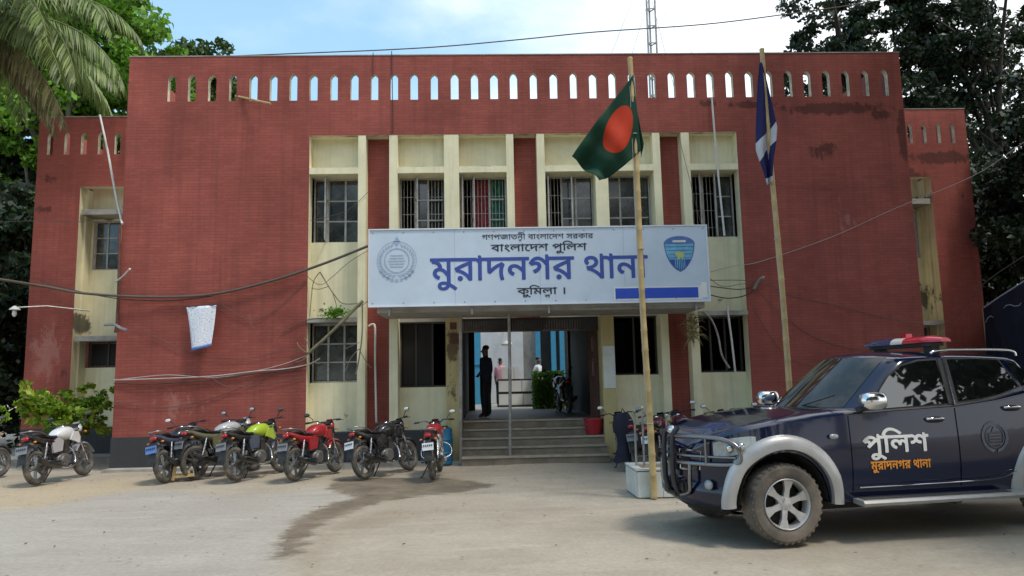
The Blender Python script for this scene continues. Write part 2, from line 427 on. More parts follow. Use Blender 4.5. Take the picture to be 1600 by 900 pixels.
    def ball(s, c, rx, ry, rz, n=12, k=8, m=0, R=None, p=1.0):
        o = len(s.v); c = Vector(c)
        sg = lambda q: math.copysign(abs(q)**p, q)
        for i in range(k+1):
            ph = -PI/2 + PI*i/k
            for j in range(n):
                t = 2*PI*j/n
                q = Vector((rx*sg(math.cos(ph))*sg(math.cos(t)), ry*sg(math.cos(ph))*sg(math.sin(t)), rz*sg(math.sin(ph))))
                if R is not None: q = R @ q
                s.v.append(tuple(c+q))
        for i in range(k):
            for j in range(n):
                s.f.append([o+i*n+j, o+i*n+(j+1)%n, o+(i+1)*n+(j+1)%n, o+(i+1)*n+j]); s.m.append(m)
    def prism(s, poly, fn, d0, d1, m=0, side=None):
        """poly: list of 2-D points; fn(u, v, d) -> 3-D"""
        n = len(poly)
        vs = [fn(u, v, d0) for u, v in poly] + [fn(u, v, d1) for u, v in poly]
        o = len(s.v); s.v += [tuple(p) for p in vs]
        s.f.append([o+i for i in range(n)]); s.m.append(m)
        s.f.append([o+n+i for i in range(n)][::-1]); s.m.append(m)
        for i in range(n):
            s.f.append([o+i, o+n+i, o+n+(i+1)%n, o+(i+1)%n]); s.m.append(m if side is None else side)
    def grid(s, rows, m=0, mf=None, closed=False):
        o = len(s.v); k = len(rows[0])
        for r in rows: s.v += [tuple(p) for p in r]
        for i in range(len(rows)-1):
            for j in range(k-1 if not closed else k):
                s.f.append([o+i*k+j, o+i*k+(j+1)%k, o+(i+1)*k+(j+1)%k, o+(i+1)*k+j]); s.m.append(mf(i, j) if mf else m)
    def mesh(s, name, mats, smooth=None, origin=None, weld=False):
        me = bpy.data.meshes.new(name)
        v = s.v if origin is None else [(a-origin[0], b-origin[1], c-origin[2]) for a, b, c in s.v]
        me.from_pydata(v, [], s.f)
        for q in (mats if isinstance(mats, (list, tuple)) else [mats]): me.materials.append(q)
        me.polygons.foreach_set('material_index', s.m)
        import bmesh
        bm = bmesh.new(); bm.from_mesh(me)
        if weld: bmesh.ops.remove_doubles(bm, verts=bm.verts, dist=1e-5)
        bmesh.ops.recalc_face_normals(bm, faces=bm.faces)
        bm.to_mesh(me); bm.free()
        if smooth is not None:
            me.polygons.foreach_set('use_smooth', [True]*len(me.polygons))
            me.set_sharp_from_angle(angle=math.radians(smooth))
        me.update()
        return me
    def build(s, name, mats, parent=None, smooth=None, origin=None, weld=False):
        return link(name, s.mesh(name, mats, smooth, origin, weld), parent)

def link(name, me, parent=None):
    o = bpy.data.objects.new(name, me); COL.objects.link(o)
    if parent is not None: o.parent = parent
    return o

def tag(o, label, cat, group=None, kind=None):
    o['label'] = label; o['category'] = cat
    if group: o['group'] = group
    if kind: o['kind'] = kind
    return o

def thing(name, label, cat, loc=(0,0,0), rz=0.0, group=None):
    o = bpy.data.objects.new(name, None); COL.objects.link(o)
    o.empty_display_size = .2
    o.location = loc; o.rotation_euler = (0, 0, rz)
    return tag(o, label, cat, group)

def structure(o): o['kind'] = 'structure'; return o

def bezier(pts, n=6):
    """Catmull-Rom through the points"""
    P = [Vector(p) for p in pts]; out = []
    for i in range(len(P)-1):
        a = P[max(i-1,0)]; b = P[i]; c = P[i+1]; d = P[min(i+2,len(P)-1)]
        for k in range(n):
            t = k/n
            out.append(0.5*((2*b) + (c-a)*t + (2*a-5*b+4*c-d)*t*t + (3*b-a-3*c+d)*t**3))
    out.append(P[-1])
    return out

def leaf_mesh(name, mat, centers, size, seed=0, up=0.25, aspect=0.55, origin=(0,0,0), size_var=.6, mats=None, midx=None):
    """many small four-cornered leaves, one per centre"""
    r = np.random.RandomState(seed); c = np.asarray(centers, float) - np.asarray(origin, float); n = len(c)
    nrm = r.normal(size=(n,3)); nrm[:,2] += up; nrm /= np.linalg.norm(nrm, axis=1)[:,None]
    t = r.normal(size=(n,3)); t[:,2] -= 0.4; t -= nrm*(t*nrm).sum(1)[:,None]; t /= np.linalg.norm(t, axis=1)[:,None]
    b = np.cross(nrm, t)
    s = size*(1 - size_var + 2*size_var*r.rand(n))[:,None]
    v = np.empty((n,4,3))
    v[:,0] = c - t*s*.5; v[:,1] = c + b*s*aspect*.5 + nrm*s*.06; v[:,2] = c + t*s*.5 - nrm*s*.05; v[:,3] = c - b*s*aspect*.5 + nrm*s*.06
    me = bpy.data.meshes.new(name)
    me.vertices.add(n*4); me.vertices.foreach_set('co', v.reshape(-1))
    me.loops.add(n*4); me.loops.foreach_set('vertex_index', np.arange(n*4))
    me.polygons.add(n); me.polygons.foreach_set('loop_start', np.arange(n)*4)
    try: me.polygons.foreach_set('loop_total', np.full(n,4))
    except Exception: pass
    for q in (mats or [mat]): me.materials.append(q)
    if midx is not None: me.polygons.foreach_set('material_index', np.asarray(midx, int))
    me.update(calc_edges=True); me.validate()
    return me

def clump_points(seed, clumps, per, spread):
    r = np.random.RandomState(seed)
    out = []
    for c in clumps:
        rad = spread*(.6 + .8*r.rand())
        p = r.normal(size=(per,3)); p /= np.linalg.norm(p, axis=1)[:,None]
        p *= rad*(r.rand(per,1)**.45); p[:,2] *= .62
        out.append(p + np.array(c))
    return np.concatenate(out)

def crown_clumps(seed, center, radii, n, shell=0.35, lumps=7):
    """clump centres spread through an uneven crown volume"""
    r = np.random.RandomState(seed)
    c = np.array(center); rad = np.array(radii)
    lc = r.normal(size=(lumps,3)); lc /= np.linalg.norm(lc, axis=1)[:,None]; lc *= .55
    lr = .42 + .25*r.rand(lumps)
    out = []
    while len(out) < n:
        k = r.randint(lumps); p = r.normal(size=3); p /= np.linalg.norm(p)
        q = lc[k] + p*lr[k]*(r.rand()**shell)
        out.append(c + q*rad)
    return out

# ================================================================== GROUND
def sd_poly(px, py, poly):
    """signed distance (positive inside) of points to a polygon"""
    poly = np.array([p[:2] for p in poly]); n = len(poly)
    d = np.full(px.shape, 1e9); ins = np.zeros(px.shape, bool)
    for i in range(n):
        a = poly[i]; b = poly[(i+1) % n]; e = b - a
        wx, wy = px-a[0], py-a[1]
        t = np.clip((wx*e[0]+wy*e[1])/(e@e+1e-12), 0, 1)
        d = np.minimum(d, np.hypot(wx-e[0]*t, wy-e[1]*t))
        c = ((a[1] > py) != (b[1] > py)) & (px < (b[0]-a[0])*(py-a[1])/(b[1]-a[1]+1e-12)+a[0])
        ins ^= c
    return np.where(ins, d, -d)

POLY_SLAB = [(-1.968, -4.466, 0), (-2.583, -3.51, 0), (-3.264, -3.666, 0), (-4.321, -3.748, 0), (-5.728, -2.796, 0), (-6.246, -3.415, 0), (-6.513, -4.47, 0), (-10.165, -4.933, 0), (-3.585, -12.788, 0), (-0.88, -13.228, 0), (-1.59, -9.98, 0), (-1.867, -8.887, 0), (-2.131, -8.04, 0), (-2.326, -7.065, 0), (-2.401, -6.171, 0), (-2.292, -5.146, 0)]
POLY_STAIN = [(-2.615, -3.361, 0), (-2.672, -2.155, 0), (-1.898, -2.041, 0), (-0.851, -2.339, 0), (0.093, -3.341, 0), (-0.261, -3.789, 0), (-0.735, -4.177, 0), (-1.507, -4.836, -0), (-1.864, -5.569, -0), (-2.035, -6.309, 0), (-2.034, -7.105, 0), (-1.89, -7.96, 0), (-2.116, -8.096, 0), (-2.311, -7.17, 0), (-2.39, -6.215, 0), (-2.295, -5.093, 0), (-1.968, -4.466, 0)]
POLY_DIRT = [(-2.107, -7.095, 0), (-2.054, -6.222, -0), (-1.753, -5.488, 0), (-1.093, -5.338, 0), (-0.544, -5.917, 0), (-1.489, -7.004, 0), (-1.467, -8.48, 0), (-1.238, -10.016, 0), (-1.519, -9.987, 0), (-2.064, -8.102, 0)]
POLY_SAND = [(-10.391, -2.554, -0), (-8.803, -1.752, 0), (-7.501, -1.656, 0), (-7.091, -1.1, 0), (-6.048, -1.307, 0), (-5.613, -2.816, 0), (-6.246, -3.415, 0), (-6.441, -4.591, 0), (-9.097, -5.185, 0)]
def ground_sheet():
    xs = np.concatenate([[-600,-200,-80,-40,-25,-18], np.arange(-14, -9.5, .5), np.arange(-9.5, 5.5, .075), np.arange(5.5, 14, .5), [18,25,40,80,200,600]])
    ys = np.concatenate([[-600,-200,-80,-40,-25,-18,-14], np.arange(-12, -9.6, .4), np.arange(-9.6, -.2, .075), [0,.5,1.5,3,6,10,16,25,40,80,200,600]])
    X, Yg = np.meshgrid(xs, ys, indexing='xy')
    r = np.random.RandomState(3)
    Z = 0.012*np.sin(X*.9+1)*np.cos(Yg*.7) + 0.008*np.sin(X*2.3+Yg*1.7)
    Z = Z - .02
    near = (np.abs(X) < 16) & (np.abs(Yg) < 14)
    Z[~near] = -.03
    v = np.stack([X, Yg, Z], -1).reshape(-1,3)
    ny, nx = X.shape
    idx = np.arange(nx*ny).reshape(ny, nx)
    q = np.stack([idx[:-1,:-1], idx[:-1,1:], idx[1:,1:], idx[1:,:-1]], -1).reshape(-1,4)
    me = bpy.data.meshes.new('ground')
    me.from_pydata(v.tolist(), [], q.tolist())
    def att(name, poly, w):
        s = np.clip(sd_poly(v[:,0], v[:,1], poly)/w*.5+.5, 0, 1)
        a = me.attributes.new(name, 'FLOAT', 'POINT'); a.data.foreach_set('value', s)
    att('slab', POLY_SLAB, .6); att('stain', POLY_STAIN, .34); att('dirt', POLY_DIRT, .5); att('sand', POLY_SAND, .9)
    me.polygons.foreach_set('use_smooth', [True]*len(me.polygons))
    m, nt, b = new_mat('yard_concrete_and_dirt'); N, K = nt.nodes, nt.links
    b.inputs['Roughness'].default_value = .85
    t = N.new('ShaderNodeTexCoord')
    def noise(sc, det=8, ro=.6, scale_vec=None, seed=0):
        n = N.new('ShaderNodeTexNoise'); n.inputs['Scale'].default_value = sc; n.inputs['Detail'].default_value = det; n.inputs['Roughness'].default_value = ro
        mp = N.new('ShaderNodeMapping'); mp.inputs['Location'].default_value = (seed, seed*1.7, 0)
        if scale_vec: mp.inputs['Scale'].default_value = scale_vec
        K.new(t.outputs['Object'], mp.inputs[0]); K.new(mp.outputs[0], n.inputs['Vector']); return n.outputs['Fac']
    def mr(x, a, b_, c=0, d=1):
        n = N.new('ShaderNodeMapRange'); n.interpolation_type = 'SMOOTHSTEP'
        for k, q in (('From Min',a),('From Max',b_),('To Min',c),('To Max',d)): n.inputs[k].default_value = q
        K.new(x, n.inputs['Value']); return n.outputs['Result']
    def mix(f, a, b_):
        n = N.new('ShaderNodeMix'); n.data_type = 'RGBA'
        if isinstance(f, float): n.inputs['Factor'].default_value = f
        else: K.new(f, n.inputs['Factor'])
        for k, q in (('A',a),('B',b_)):
            if isinstance(q, tuple): n.inputs[k].default_value = (*q, 1)
            else: K.new(q, n.inputs[k])
        return n.outputs['Result']
    def attr(nm):
        n = N.new('ShaderNodeAttribute'); n.attribute_name = nm; return n.outputs['Fac']
    def math_(op, a, b_):
        n = N.new('ShaderNodeMath'); n.operation = op
        for i, q in enumerate((a, b_)):
            if isinstance(q, (int, float)): n.inputs[i].default_value = q
            else: K.new(q, n.inputs[i])
        return n.outputs[0]
    big = noise(.45, 6); mid = noise(2.3, 9, .65, seed=3); fine = noise(22, 8, .7, seed=5); streak = noise(1.4, 8, .6, (.5, 1.8, 1), 9)
    def edge(nm, amt, lo, hi, sd):
        nz = noise(2.8, 9, .72, (1, 1.6, 1), sd)
        v_ = math_('ADD', attr(nm), math_('MULTIPLY', math_('SUBTRACT', nz, .5), amt))
        return mr(v_, lo, hi)
    dirt = mix(mr(big, .35, .65), (0.32, 0.27, 0.205), (0.39, 0.335, 0.262))
    dirt = mix(mr(mid, .5, .75, 0, .5), dirt, (0.30, 0.245, 0.175))
    dirt = mix(mr(streak, .5, .78, 0, .45), dirt, (0.50, 0.45, 0.36))
    slab = mix(mr(big, .35, .65), (0.325, 0.292, 0.25), (0.36, 0.327, 0.282))
    slab = mix(mr(mid, .52, .78, 0, .45), slab, (0.33, 0.295, 0.245))
    slab = mix(mr(streak, .5, .78, 0, .4), slab, (0.48, 0.45, 0.39))
    col = mix(edge('slab', .75, .30, .68, 2), dirt, slab)
    col = mix(math_('MULTIPLY', edge('sand', .6, .35, .75, 4), .75), col, (0.42, 0.335, 0.22))
    col = mix(math_('MULTIPLY', edge('dirt', .9, .45, .95, 6), .55), col, (0.24, 0.18, 0.12))
    stc = mix(mr(mid, .35, .7), (0.085, 0.062, 0.038), (0.20, 0.155, 0.105))
    stn = edge('stain', 1.15, .34, .62, 8)
    col = mix(math_('MULTIPLY', stn, .78), col, stc)
    # hairline cracks, faint tyre tracks
    vc = N.new('ShaderNodeTexVoronoi'); vc.feature = 'DISTANCE_TO_EDGE'; vc.inputs['Scale'].default_value = .42
    nd = N.new('ShaderNodeTexNoise'); nd.inputs['Scale'].default_value = 2.2; nd.inputs['Detail'].default_value = 8; K.new(t.outputs['Object'], nd.inputs['Vector'])
    vd = N.new('ShaderNodeVectorMath'); vd.operation = 'MULTIPLY_ADD'; K.new(nd.outputs['Color'], vd.inputs[0]); vd.inputs[1].default_value = (.5, .5, 0); K.new(t.outputs['Object'], vd.inputs[2])
    K.new(vd.outputs[0], vc.inputs['Vector'])
    crk = math_('MULTIPLY', mr(vc.outputs['Distance'], .0, .009, 1, 0), mr(mid, .5, .65, 0, .28))
    col = mix(crk, col, (0.13, 0.105, 0.08))
    trk = noise(.9, 7, .6, (.18, 2.6, 1), 13)
    col = mix(mr(trk, .52, .72, 0, .38), col, (0.25, 0.21, 0.16))
    blot = noise(1.1, 10, .72, (.8, 1.5, 1), 17)
    col = mix(mr(blot, .52, .70, 0, .42), col, (0.27, 0.235, 0.185))
    lt = noise(1.7, 9, .7, (.7, 1.6, 1), 23)
    col = mix(mr(lt, .55, .75, 0, .22), col, (0.56, 0.52, 0.45))
    # small dark pebbles and specks
    vo = N.new('ShaderNodeTexVoronoi'); vo.inputs['Scale'].default_value = 2.2; K.new(t.outputs['Object'], vo.inputs['Vector'])
    sp = mr(vo.outputs['Distance'], .03, .055, .75, 0)
    col = mix(sp, col, (0.08, 0.065, 0.05))
    mul = N.new('ShaderNodeVectorMath'); mul.operation = 'SCALE'; K.new(col, mul.inputs[0]); K.new(mr(fine, .3, .7, .88, 1.1), mul.inputs['Scale'])
    K.new(mul.outputs[0], b.inputs['Base Color'])
    K.new(mr(stn, 0, 1, .88, .5), b.inputs['Roughness'])
    bp = N.new('ShaderNodeBump'); bp.inputs['Strength'].default_value = .45; bp.inputs['Distance'].default_value = .012
    hgt = math_('ADD', fine, math_('MULTIPLY', mid, 2.0)); K.new(hgt, bp.inputs['Height']); K.new(bp.outputs['Normal'], b.inputs['Normal'])
    me.materials.append(m)
    return structure(link('ground', me))
ground_sheet()
rg = np.random.RandomState(17); n_ = 380
gp = np.stack([rg.uniform(-9.5, 5.5, n_), -9.3+8.7*rg.rand(n_)**.75, np.full(n_, .004)], 1)
gp = gp[~((gp[:,0] > 2.0) & (gp[:,0] < 3.1) & (gp[:,1] > -5.3) & (gp[:,1] < -4.3))]
gl = leaf_mesh('fallen_leaf_litter', M('dry_fallen_leaf', (0.16, 0.11, 0.055), .8, var=.3, island=.7), gp, .036, 9, up=6.0)
o = link('leaf_litter', gl); tag(o, 'scattered dry leaf scraps and grit lying over the concrete yard', 'litter', kind='stuff')

mb = MB()
for x0, x1 in ((-7.75, -.56), (2.45, 9.4)):
    mb.box(x0, x1, -.34, -.012, -.05, .05)
structure(mb.build('footing_kerb', m_conc))
mb = MB()
mb.box(-11.6, -7.78, 1.7, 2.98, -.05, .10); mb.box(9.45, 13.1, 1.7, 2.98, -.05, .10)
structure(mb.build('wing_apron', m_conc))

# ================================================================== POLICE STATION BUILDING
B = thing('police_station', 'two-storey red brick station with cream window bays and an arched-slot parapet', 'building')
ZT, ZP = 8.85, 7.03          # parapet top, parapet underside
PL = .66                     # plinth height
def bpart(name, boxes, mats, **k):
    m_ = MB()
    for q in boxes:
        m_.box(*q[:6], **(q[6] if len(q) > 6 else {}))
    return m_.build(name, mats, B, **k)
RM = [m_red, m_cream]
bpart('brick_wall', [(-7.73, -3.80, 0, .3, PL, ZP, {'fm': {'X': 1}})], RM)
bpart('brick_wall', [(5.58, 9.42, 0, .3, PL, ZP, {'fm': {'x': 1}})], RM)
bpart('brick_wall', [(-7.73, -7.43, .3, 6.0, 0, ZP)], RM)
bpart('brick_wall', [(9.12, 9.42, .3, 6.0, 0, ZP)], RM)
for pq in [(-7.75, -3.78, -.012, .3, -.1, PL), (-3.78, -.89, -.010, .55, -.1, PL), (2.69, 5.56, -.010, .55, -.1, PL), (5.56, 9.44, -.012, .3, -.1, PL)]: bpart('plinth', [pq], m_plinth)

def slotted(x0, x1, z0, za, zb, z1, y0, y1, centres, hw, name, cap=True):
    """parapet wall with pointed slots cut right through"""
    m_ = MB()
    m_.box(x0, x1, y0, y1, z0, za, fm={'z': 1})
    zt = zb + .10
    m_.box(x0, x1, y0, y1, zt, z1)
    edges = [x0] + [(centres[i]+centres[i+1])/2 for i in range(len(centres)-1)] + [x1]
    zs = zb - .10
    hw0, zb0 = hw, zb
    for i, c in enumerate(centres):
        hw = hw0*(1+.05*math.sin(i*3.7)); zb = zb0 + .012*math.sin(i*2.3)
        a, b_ = edges[i], edges[i+1]
        def q(p0, p1, m=0):
            # vertical sheet through the wall along the slot outline
            m_.add([(p0[0], y0, p0[1]), (p1[0], y0, p1[1]), (p1[0], y1, p1[1]), (p0[0], y1, p0[1])], [[0,1,2,3]], m)
        L_ = [(c-hw, za), (c-hw, zs), (c-hw*.55, zb-.035), (c, zb)]
        R_ = [(c+hw, za), (c+hw, zs), (c+hw*.55, zb-.035), (c, zb)]
        for P in (L_, R_):
            for k in range(3): q(P[k], P[k+1], 1)
        for y in (y0, y1):
            lp = [(a, za), (c-hw, za), (c-hw, zs), (c-hw*.55, zb-.035), (c, zb), (c, zt), (a, zt)]
            rp_ = [(b_, za), (c+hw, za), (c+hw, zs), (c+hw*.55, zb-.035), (c, zb), (c, zt), (b_, zt)]
            for pl in (lp, rp_):
                # fan-safe: split into convex pieces
                m_.add([(u, y, v) for u, v in (pl[0], pl[1], pl[2], (pl[0][0], zs))], [[0,1,2,3]])
                m_.add([(u, y, v) for u, v in ((pl[0][0], zs), pl[2], pl[3], pl[4], pl[5], pl[6])], [[0,1,2,3,4,5]])
    if cap:
        m_.box(x0-.01, x1+.01, y0-.012, y1+.025, z1+.001, z1+.022, 2)
    me = m_.mesh(name, [m_red, m_slot, m_conc])
    return link(name, me, B)
m_slot = M('weathered_slot_plaster', (0.60, 0.55, 0.41), .85, var=.25, scale=5, dirt=(.12,.11,.08), dirt_amt=.8, dirt_scale=4)
slotted(-7.73, 9.42, ZP, 7.83, 8.44, ZT, 0, .125, [-6.80 + .4394*i + .007*math.sin(i*5.1) for i in range(37)], .083, 'parapet')
slotted(-11.42, -7.76, 6.9, 7.63, 8.22, 8.62, 3.0, 3.12, [-11.12 + .4235*i for i in range(8)], .07, 'parapet')
slotted(9.45, 12.88, 6.9, 7.70, 8.26, 8.64, 3.0, 3.12, [9.80 + .384*i for i in range(8)], .06, 'parapet')
# parapet returns at the sides
bpart('parapet', [(-7.73, -7.61, .127, 6.2, ZP, ZT)], RM)
bpart('parapet', [(9.30, 9.42, .127, 6.2, ZP, ZT)], RM)
bpart('bay_soffit', [(-3.8, 5.58, .126, .56, ZP+.002, ZP+.12)], m_cream)

# fins
FINS = [(-2.75, -2.585, PL, ZP), (-2.08, -1.90, PL, ZP), (-.89, -.57, 3.0, ZP), (.47, .63, 3.0, ZP), (1.14, 1.31, 3.0, ZP),
        (2.41, 2.69, 3.0, ZP), (3.70, 3.865, PL, ZP), (4.34, 4.52, PL, ZP)]
for x0, x1, z0, z1 in FINS:
    bpart('fin', [(x0, x1, .004, .55, z0, z1-.002)], m_cream)
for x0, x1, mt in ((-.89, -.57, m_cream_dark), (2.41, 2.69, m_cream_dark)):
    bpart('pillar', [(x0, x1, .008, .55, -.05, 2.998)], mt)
# recessed red panels
for x0, x1, z0 in ((-2.585, -2.08, PL), (.63, 1.14, 3.0), (3.865, 4.34, PL)):
    bpart('recessed_panel', [(x0, x1, .3, .55, z0, ZP)], RM)
BAYS = [(-3.80, -2.75), (-1.90, -.89), (-.57, .47), (1.31, 2.41), (2.69, 3.70), (4.52, 5.58)]
for i, (x0, x1) in enumerate(BAYS):
    bpart('head_panel', [(x0, x1, .3, .55, 6.31, ZP)], m_cream)
    bpart('window_ledge', [(x0, x1, -.0, .56, 6.17, 6.309)], m_cream)
    bpart('spandrel', [(x0, x1, .3, .56, 3.3 if 0 < i < 5 else 3.05, 4.72)], m_cream)
    if i in (0, 5):
        bpart('window_ledge', [(x0+.003, x1-.003, -.06 if i else -.03, .56, 2.95, 3.045)], m_conc)
    if i in (0, 1, 4, 5):
        bpart('spandrel', [(x0, x1, .3, .56, PL, (1.69, 1.55, 0, 0, 1.72, 1.74)[i])], m_cream)
bpart('spandrel', [(.47, 1.31, .31, .56, 3.0, 3.3)], m_cream)
for pq in [(-1.90, -.89, .31, .56, 2.95, 3.3), (2.69, 3.70, .31, .56, 3.0, 3.3), (-.57, 2.41, .31, .56, 3.0, 3.3)]: bpart('lintel', [pq], m_soffit)

# wings
def wing(x0, x1, rx0, rx1, wx0, wx1, zt, s):
    P = PL+.06
    bpart('wing_wall', [(x0, rx0, 3.0, 3.25, P, 6.9, {'fm': {'X': 1}})], RM)
    bpart('wing_wall', [(rx1, x1, 3.0, 3.25, P, 6.9, {'fm': {'x': 1}})], RM)
    bpart('wing_wall', [(rx0, rx1, 3.0, 3.25, 6.78, 6.9, {'fm': {'z': 1}})], RM)
    ox = x0 if s < 0 else x1-.25
    bpart('wing_wall', [(ox, ox+.25, 3.25, 9.0, 0, 8.6)], RM)
    bpart('wing_plinth', [(x0, x1, 2.985, 3.62, -.1, P-.001)], m_plinth)
    bpart('recess_wall', [(rx0, rx1, 3.55, 3.75, 6.0, 6.9), (rx0, rx1, 3.55, 3.75, 2.86, 4.71), (rx0, rx1, 3.55, 3.75, P, 2.2),
                          (rx0, wx0, 3.55, 3.75, 4.71, 6.0), (wx1, rx1, 3.55, 3.75, 4.71, 6.0)], m_cream)
    bpart('recess_side', [(rx0-.001, rx0+.05, 3.25, 3.56, P, 6.78)], m_cream); bpart('recess_side', [(rx1-.05, rx1+.001, 3.25, 3.56, P, 6.78)], m_cream)
    bpart('wing_ledge', [(rx0+.052, rx1-.052, 3.02, 3.549, 6.06, 6.20)], m_conc); bpart('wing_ledge', [(rx0+.052, rx1-.052, 3.02, 3.549, 2.85, 2.97)], m_conc)
wing(-11.42, -7.76, -10.30, -9.10, -10.2, -9.5, 8.62, -1)
wing(9.45, 12.88, 10.95, 11.78, 11.02, 11.66, 8.64, 1)

# floors, roof, back wall and hall
for pq in [(-7.43, 9.12, .56, 6.0, 7.25, 7.45), (-11.17, -7.76, 3.76, 9, 7.0, 7.2), (9.45, 12.6, 3.76, 9, 7.0, 7.2)]: bpart('roof', [pq], m_conc)
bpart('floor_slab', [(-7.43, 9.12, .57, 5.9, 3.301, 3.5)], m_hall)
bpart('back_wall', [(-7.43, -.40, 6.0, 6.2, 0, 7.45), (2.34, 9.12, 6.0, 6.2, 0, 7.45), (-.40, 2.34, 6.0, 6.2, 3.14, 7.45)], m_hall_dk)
m_floor = M('dark_hall_floor', (0.12, 0.10, 0.085), .5, var=.2)
bpart('hall_floor', [(-.57, 2.41, .9, 6.2, .70, .82)], m_floor)
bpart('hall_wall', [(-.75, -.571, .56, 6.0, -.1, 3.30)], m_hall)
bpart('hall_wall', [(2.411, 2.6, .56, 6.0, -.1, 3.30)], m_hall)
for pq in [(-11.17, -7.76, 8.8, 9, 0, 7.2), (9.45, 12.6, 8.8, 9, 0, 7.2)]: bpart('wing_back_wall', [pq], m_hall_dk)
for i in range(5):
    bpart('step', [(-.565, 2.405, -.6+.3*i, .9, .164*i - .02, .164*(i+1) - .002*i)], m_step)
m_nose = M('lit_step_edge', (0.36, 0.32, 0.26), .7, var=.2)  # paler colour puts the lit look of the tread edges into the nosings
for i in range(5):
    mbs = MB(); mbs.box(-.56, 2.40, -.625+.3*i, -.6+.3*i, .164*(i+1)-.045, .164*(i+1)-.003*i); mbs.build('step_nosing', m_nose, B)
m_slat = M('dark_grey_brown_slat', (0.055, 0.045, 0.04), .7, var=.3, scale=9)
# folded gate above the opening: slats under the canopy
mbs = MB()
for i in range(52): mbs.box(-.54+.0565*i, -.515+.0565*i, .33, .35, 2.74, 2.99)
mbs.box(-.56, 2.40, .325, .355, 2.70, 2.74); mbs.box(-.56, 2.40, .36, .37, 2.74, 2.998, 1)
o = mbs.build('gate_slats', [m_slat, m_hall_dk], B); o['kind'] = 'stuff'
mbs = MB()
for i in range(7): mbs.bar((2.36-.02*i, .42+.05*i, .84), (2.36-.02*i, .42+.05*i, 2.7), .02, .02)
for z in (1.0, 1.5, 2.0, 2.5): mbs.bar((2.36, .42, z), (2.24, .72, z+.1), .015, .015)
mbs.build('folded_gate', m_rust, B)
mbs = MB(); mbs.box(2.385, 2.405, 1.2, 1.32, 2.28, 2.62); mbs.build('notice_plate', m_white, B)
mbs = MB(); mbs.box(2.385, 2.405, 1.2, 1.32, 1.72, 2.12); mbs.build('notice_plate', m_white, B)
mbs = MB(); mbs.box(2.43, 2.685, -.006, .004, 1.45, 2.34); mbs.build('stone_tablet', m_tile, B)
mbs = MB(); mbs.box(-.80, -.66, -.01, .004, 2.75, 2.9); mbs.box(-.79, -.65, -.012, .004, 2.45, 2.68); mbs.build('small_red_notice', m_rust, B)

# ---- windows
def window(x0, x1, z0, z1, y, cols, rows=3, dark=False, sash=None, fw=.035, bars=True):
    fr = MB(); mf = m_framed if dark else m_frame
    fr.box(x0, x0+fw, y-.03, y+.03, z0, z1); fr.box(x1-fw, x1, y-.03, y+.03, z0, z1)
    fr.box(x0+fw, x1-fw, y-.03, y+.03, z0, z0+fw); fr.box(x0+fw, x1-fw, y-.03, y+.03, z1-fw, z1)
    tot = sum(c[1] for c in cols); W = x1-x0-2*fw; x = x0+fw
    for k, (kind, w) in enumerate(cols):
        xa = x; xb = x + W*w/tot; x = xb
        if k < len(cols)-1: fr.box(xb-.02, xb+.02, y-.028, y+.028, z0+fw, z1-fw)
        if kind in 'pgb':
            for r in range(1, rows):
                zz = z0+fw+(z1-z0-2*fw)*r/rows
                fr.box(xa+.02, xb-.02, y-.02, y+.02, zz-.014, zz+.014)
    wo_ = fr.build('window', mf, B)
    x = x0+fw
    for k, (kind, w) in enumerate(cols):
        xa = x+.021; xb = x + W*w/tot - .021; x = x + W*w/tot
        if kind == 'p':
            for r in range(rows):
                za = z0+fw+(z1-z0-2*fw)*r/rows+.015; zb = z0+fw+(z1-z0-2*fw)*(r+1)/rows-.015
                q = MB(); t_ = rnd.uniform(-.004, .004)
                q.add([(xa, y-.006+t_, za), (xb, y-.006-t_, za), (xb, y-.006-t_, zb), (xa, y-.006+t_, zb), (xa, y+t_, za), (xb, y-t_, za), (xb, y-t_, zb), (xa, y+t_, zb)],
                      [[0,1,2,3],[7,6,5,4],[0,4,5,1],[1,5,6,2],[2,6,7,3],[3,7,4,0]])
                q.build('pane', m_pane_dk if dark else m_pane, wo_)
        if kind in 'rgb':
            q = MB(); rows_ = []
            for j in range(13):
                xx = xa + (xb-xa)*j/12; yy = y+.10+.018*math.sin(j*1.9)
                rows_.append([(xx, yy, z0+.04), (xx, yy-.01, (z0+z1)/2), (xx, yy, z1-.04)])
            q.grid(rows_)
            q.build('curtain', {'r': m_curtain_red, 'g': m_curtain_green, 'b': m_pane}[kind], wo_, smooth=60)
    if bars:
        q = MB(); n = int((x1-x0)/.075)
        for i in range(1, n):
            xx = x0+(x1-x0)*i/n; q.box(xx-.006, xx+.006, y+.045, y+.057, z0+.02, z1-.02)
        for r in (.18, .45, .72): q.box(x0+.02, x1-.02, y+.058, y+.068, z0+(z1-z0)*r-.006, z0+(z1-z0)*r+.006)
        q.build('window_bars', m_bar, wo_)
    for sx_, ang, wd in (sash or []):
        h = z1-z0-.08; d = Vector((math.cos(ang), -math.sin(ang), 0)); p0 = Vector((sx_, y-.035, z0+.04))
        q = MB()
        q.bar(p0, p0+Vector((0,0,h)), .028, .028); q.bar(p0+d*wd, p0+d*wd+Vector((0,0,h)), .028, .028)
        for r in range(4): 
            zz = Vector((0,0,h*r/3)); q.bar(p0+d*.014+zz, p0+d*(wd-.014)+zz, .024, .024)
        so = q.build('open_sash', m_frame, wo_)
    return wo_
zA, zB = 4.72, 6.169
window(-3.79, -2.755, zA, zB, .47, [('p', 1), ('p', 1.35), ('p', 1.1)], sash=[(-3.50, 1.50, .30)])
window(-1.895, -.895, zA, zB, .47, [('o', 1.2), ('p', 1), ('b', 1.3)], sash=[(-1.55, 1.35, .28)])
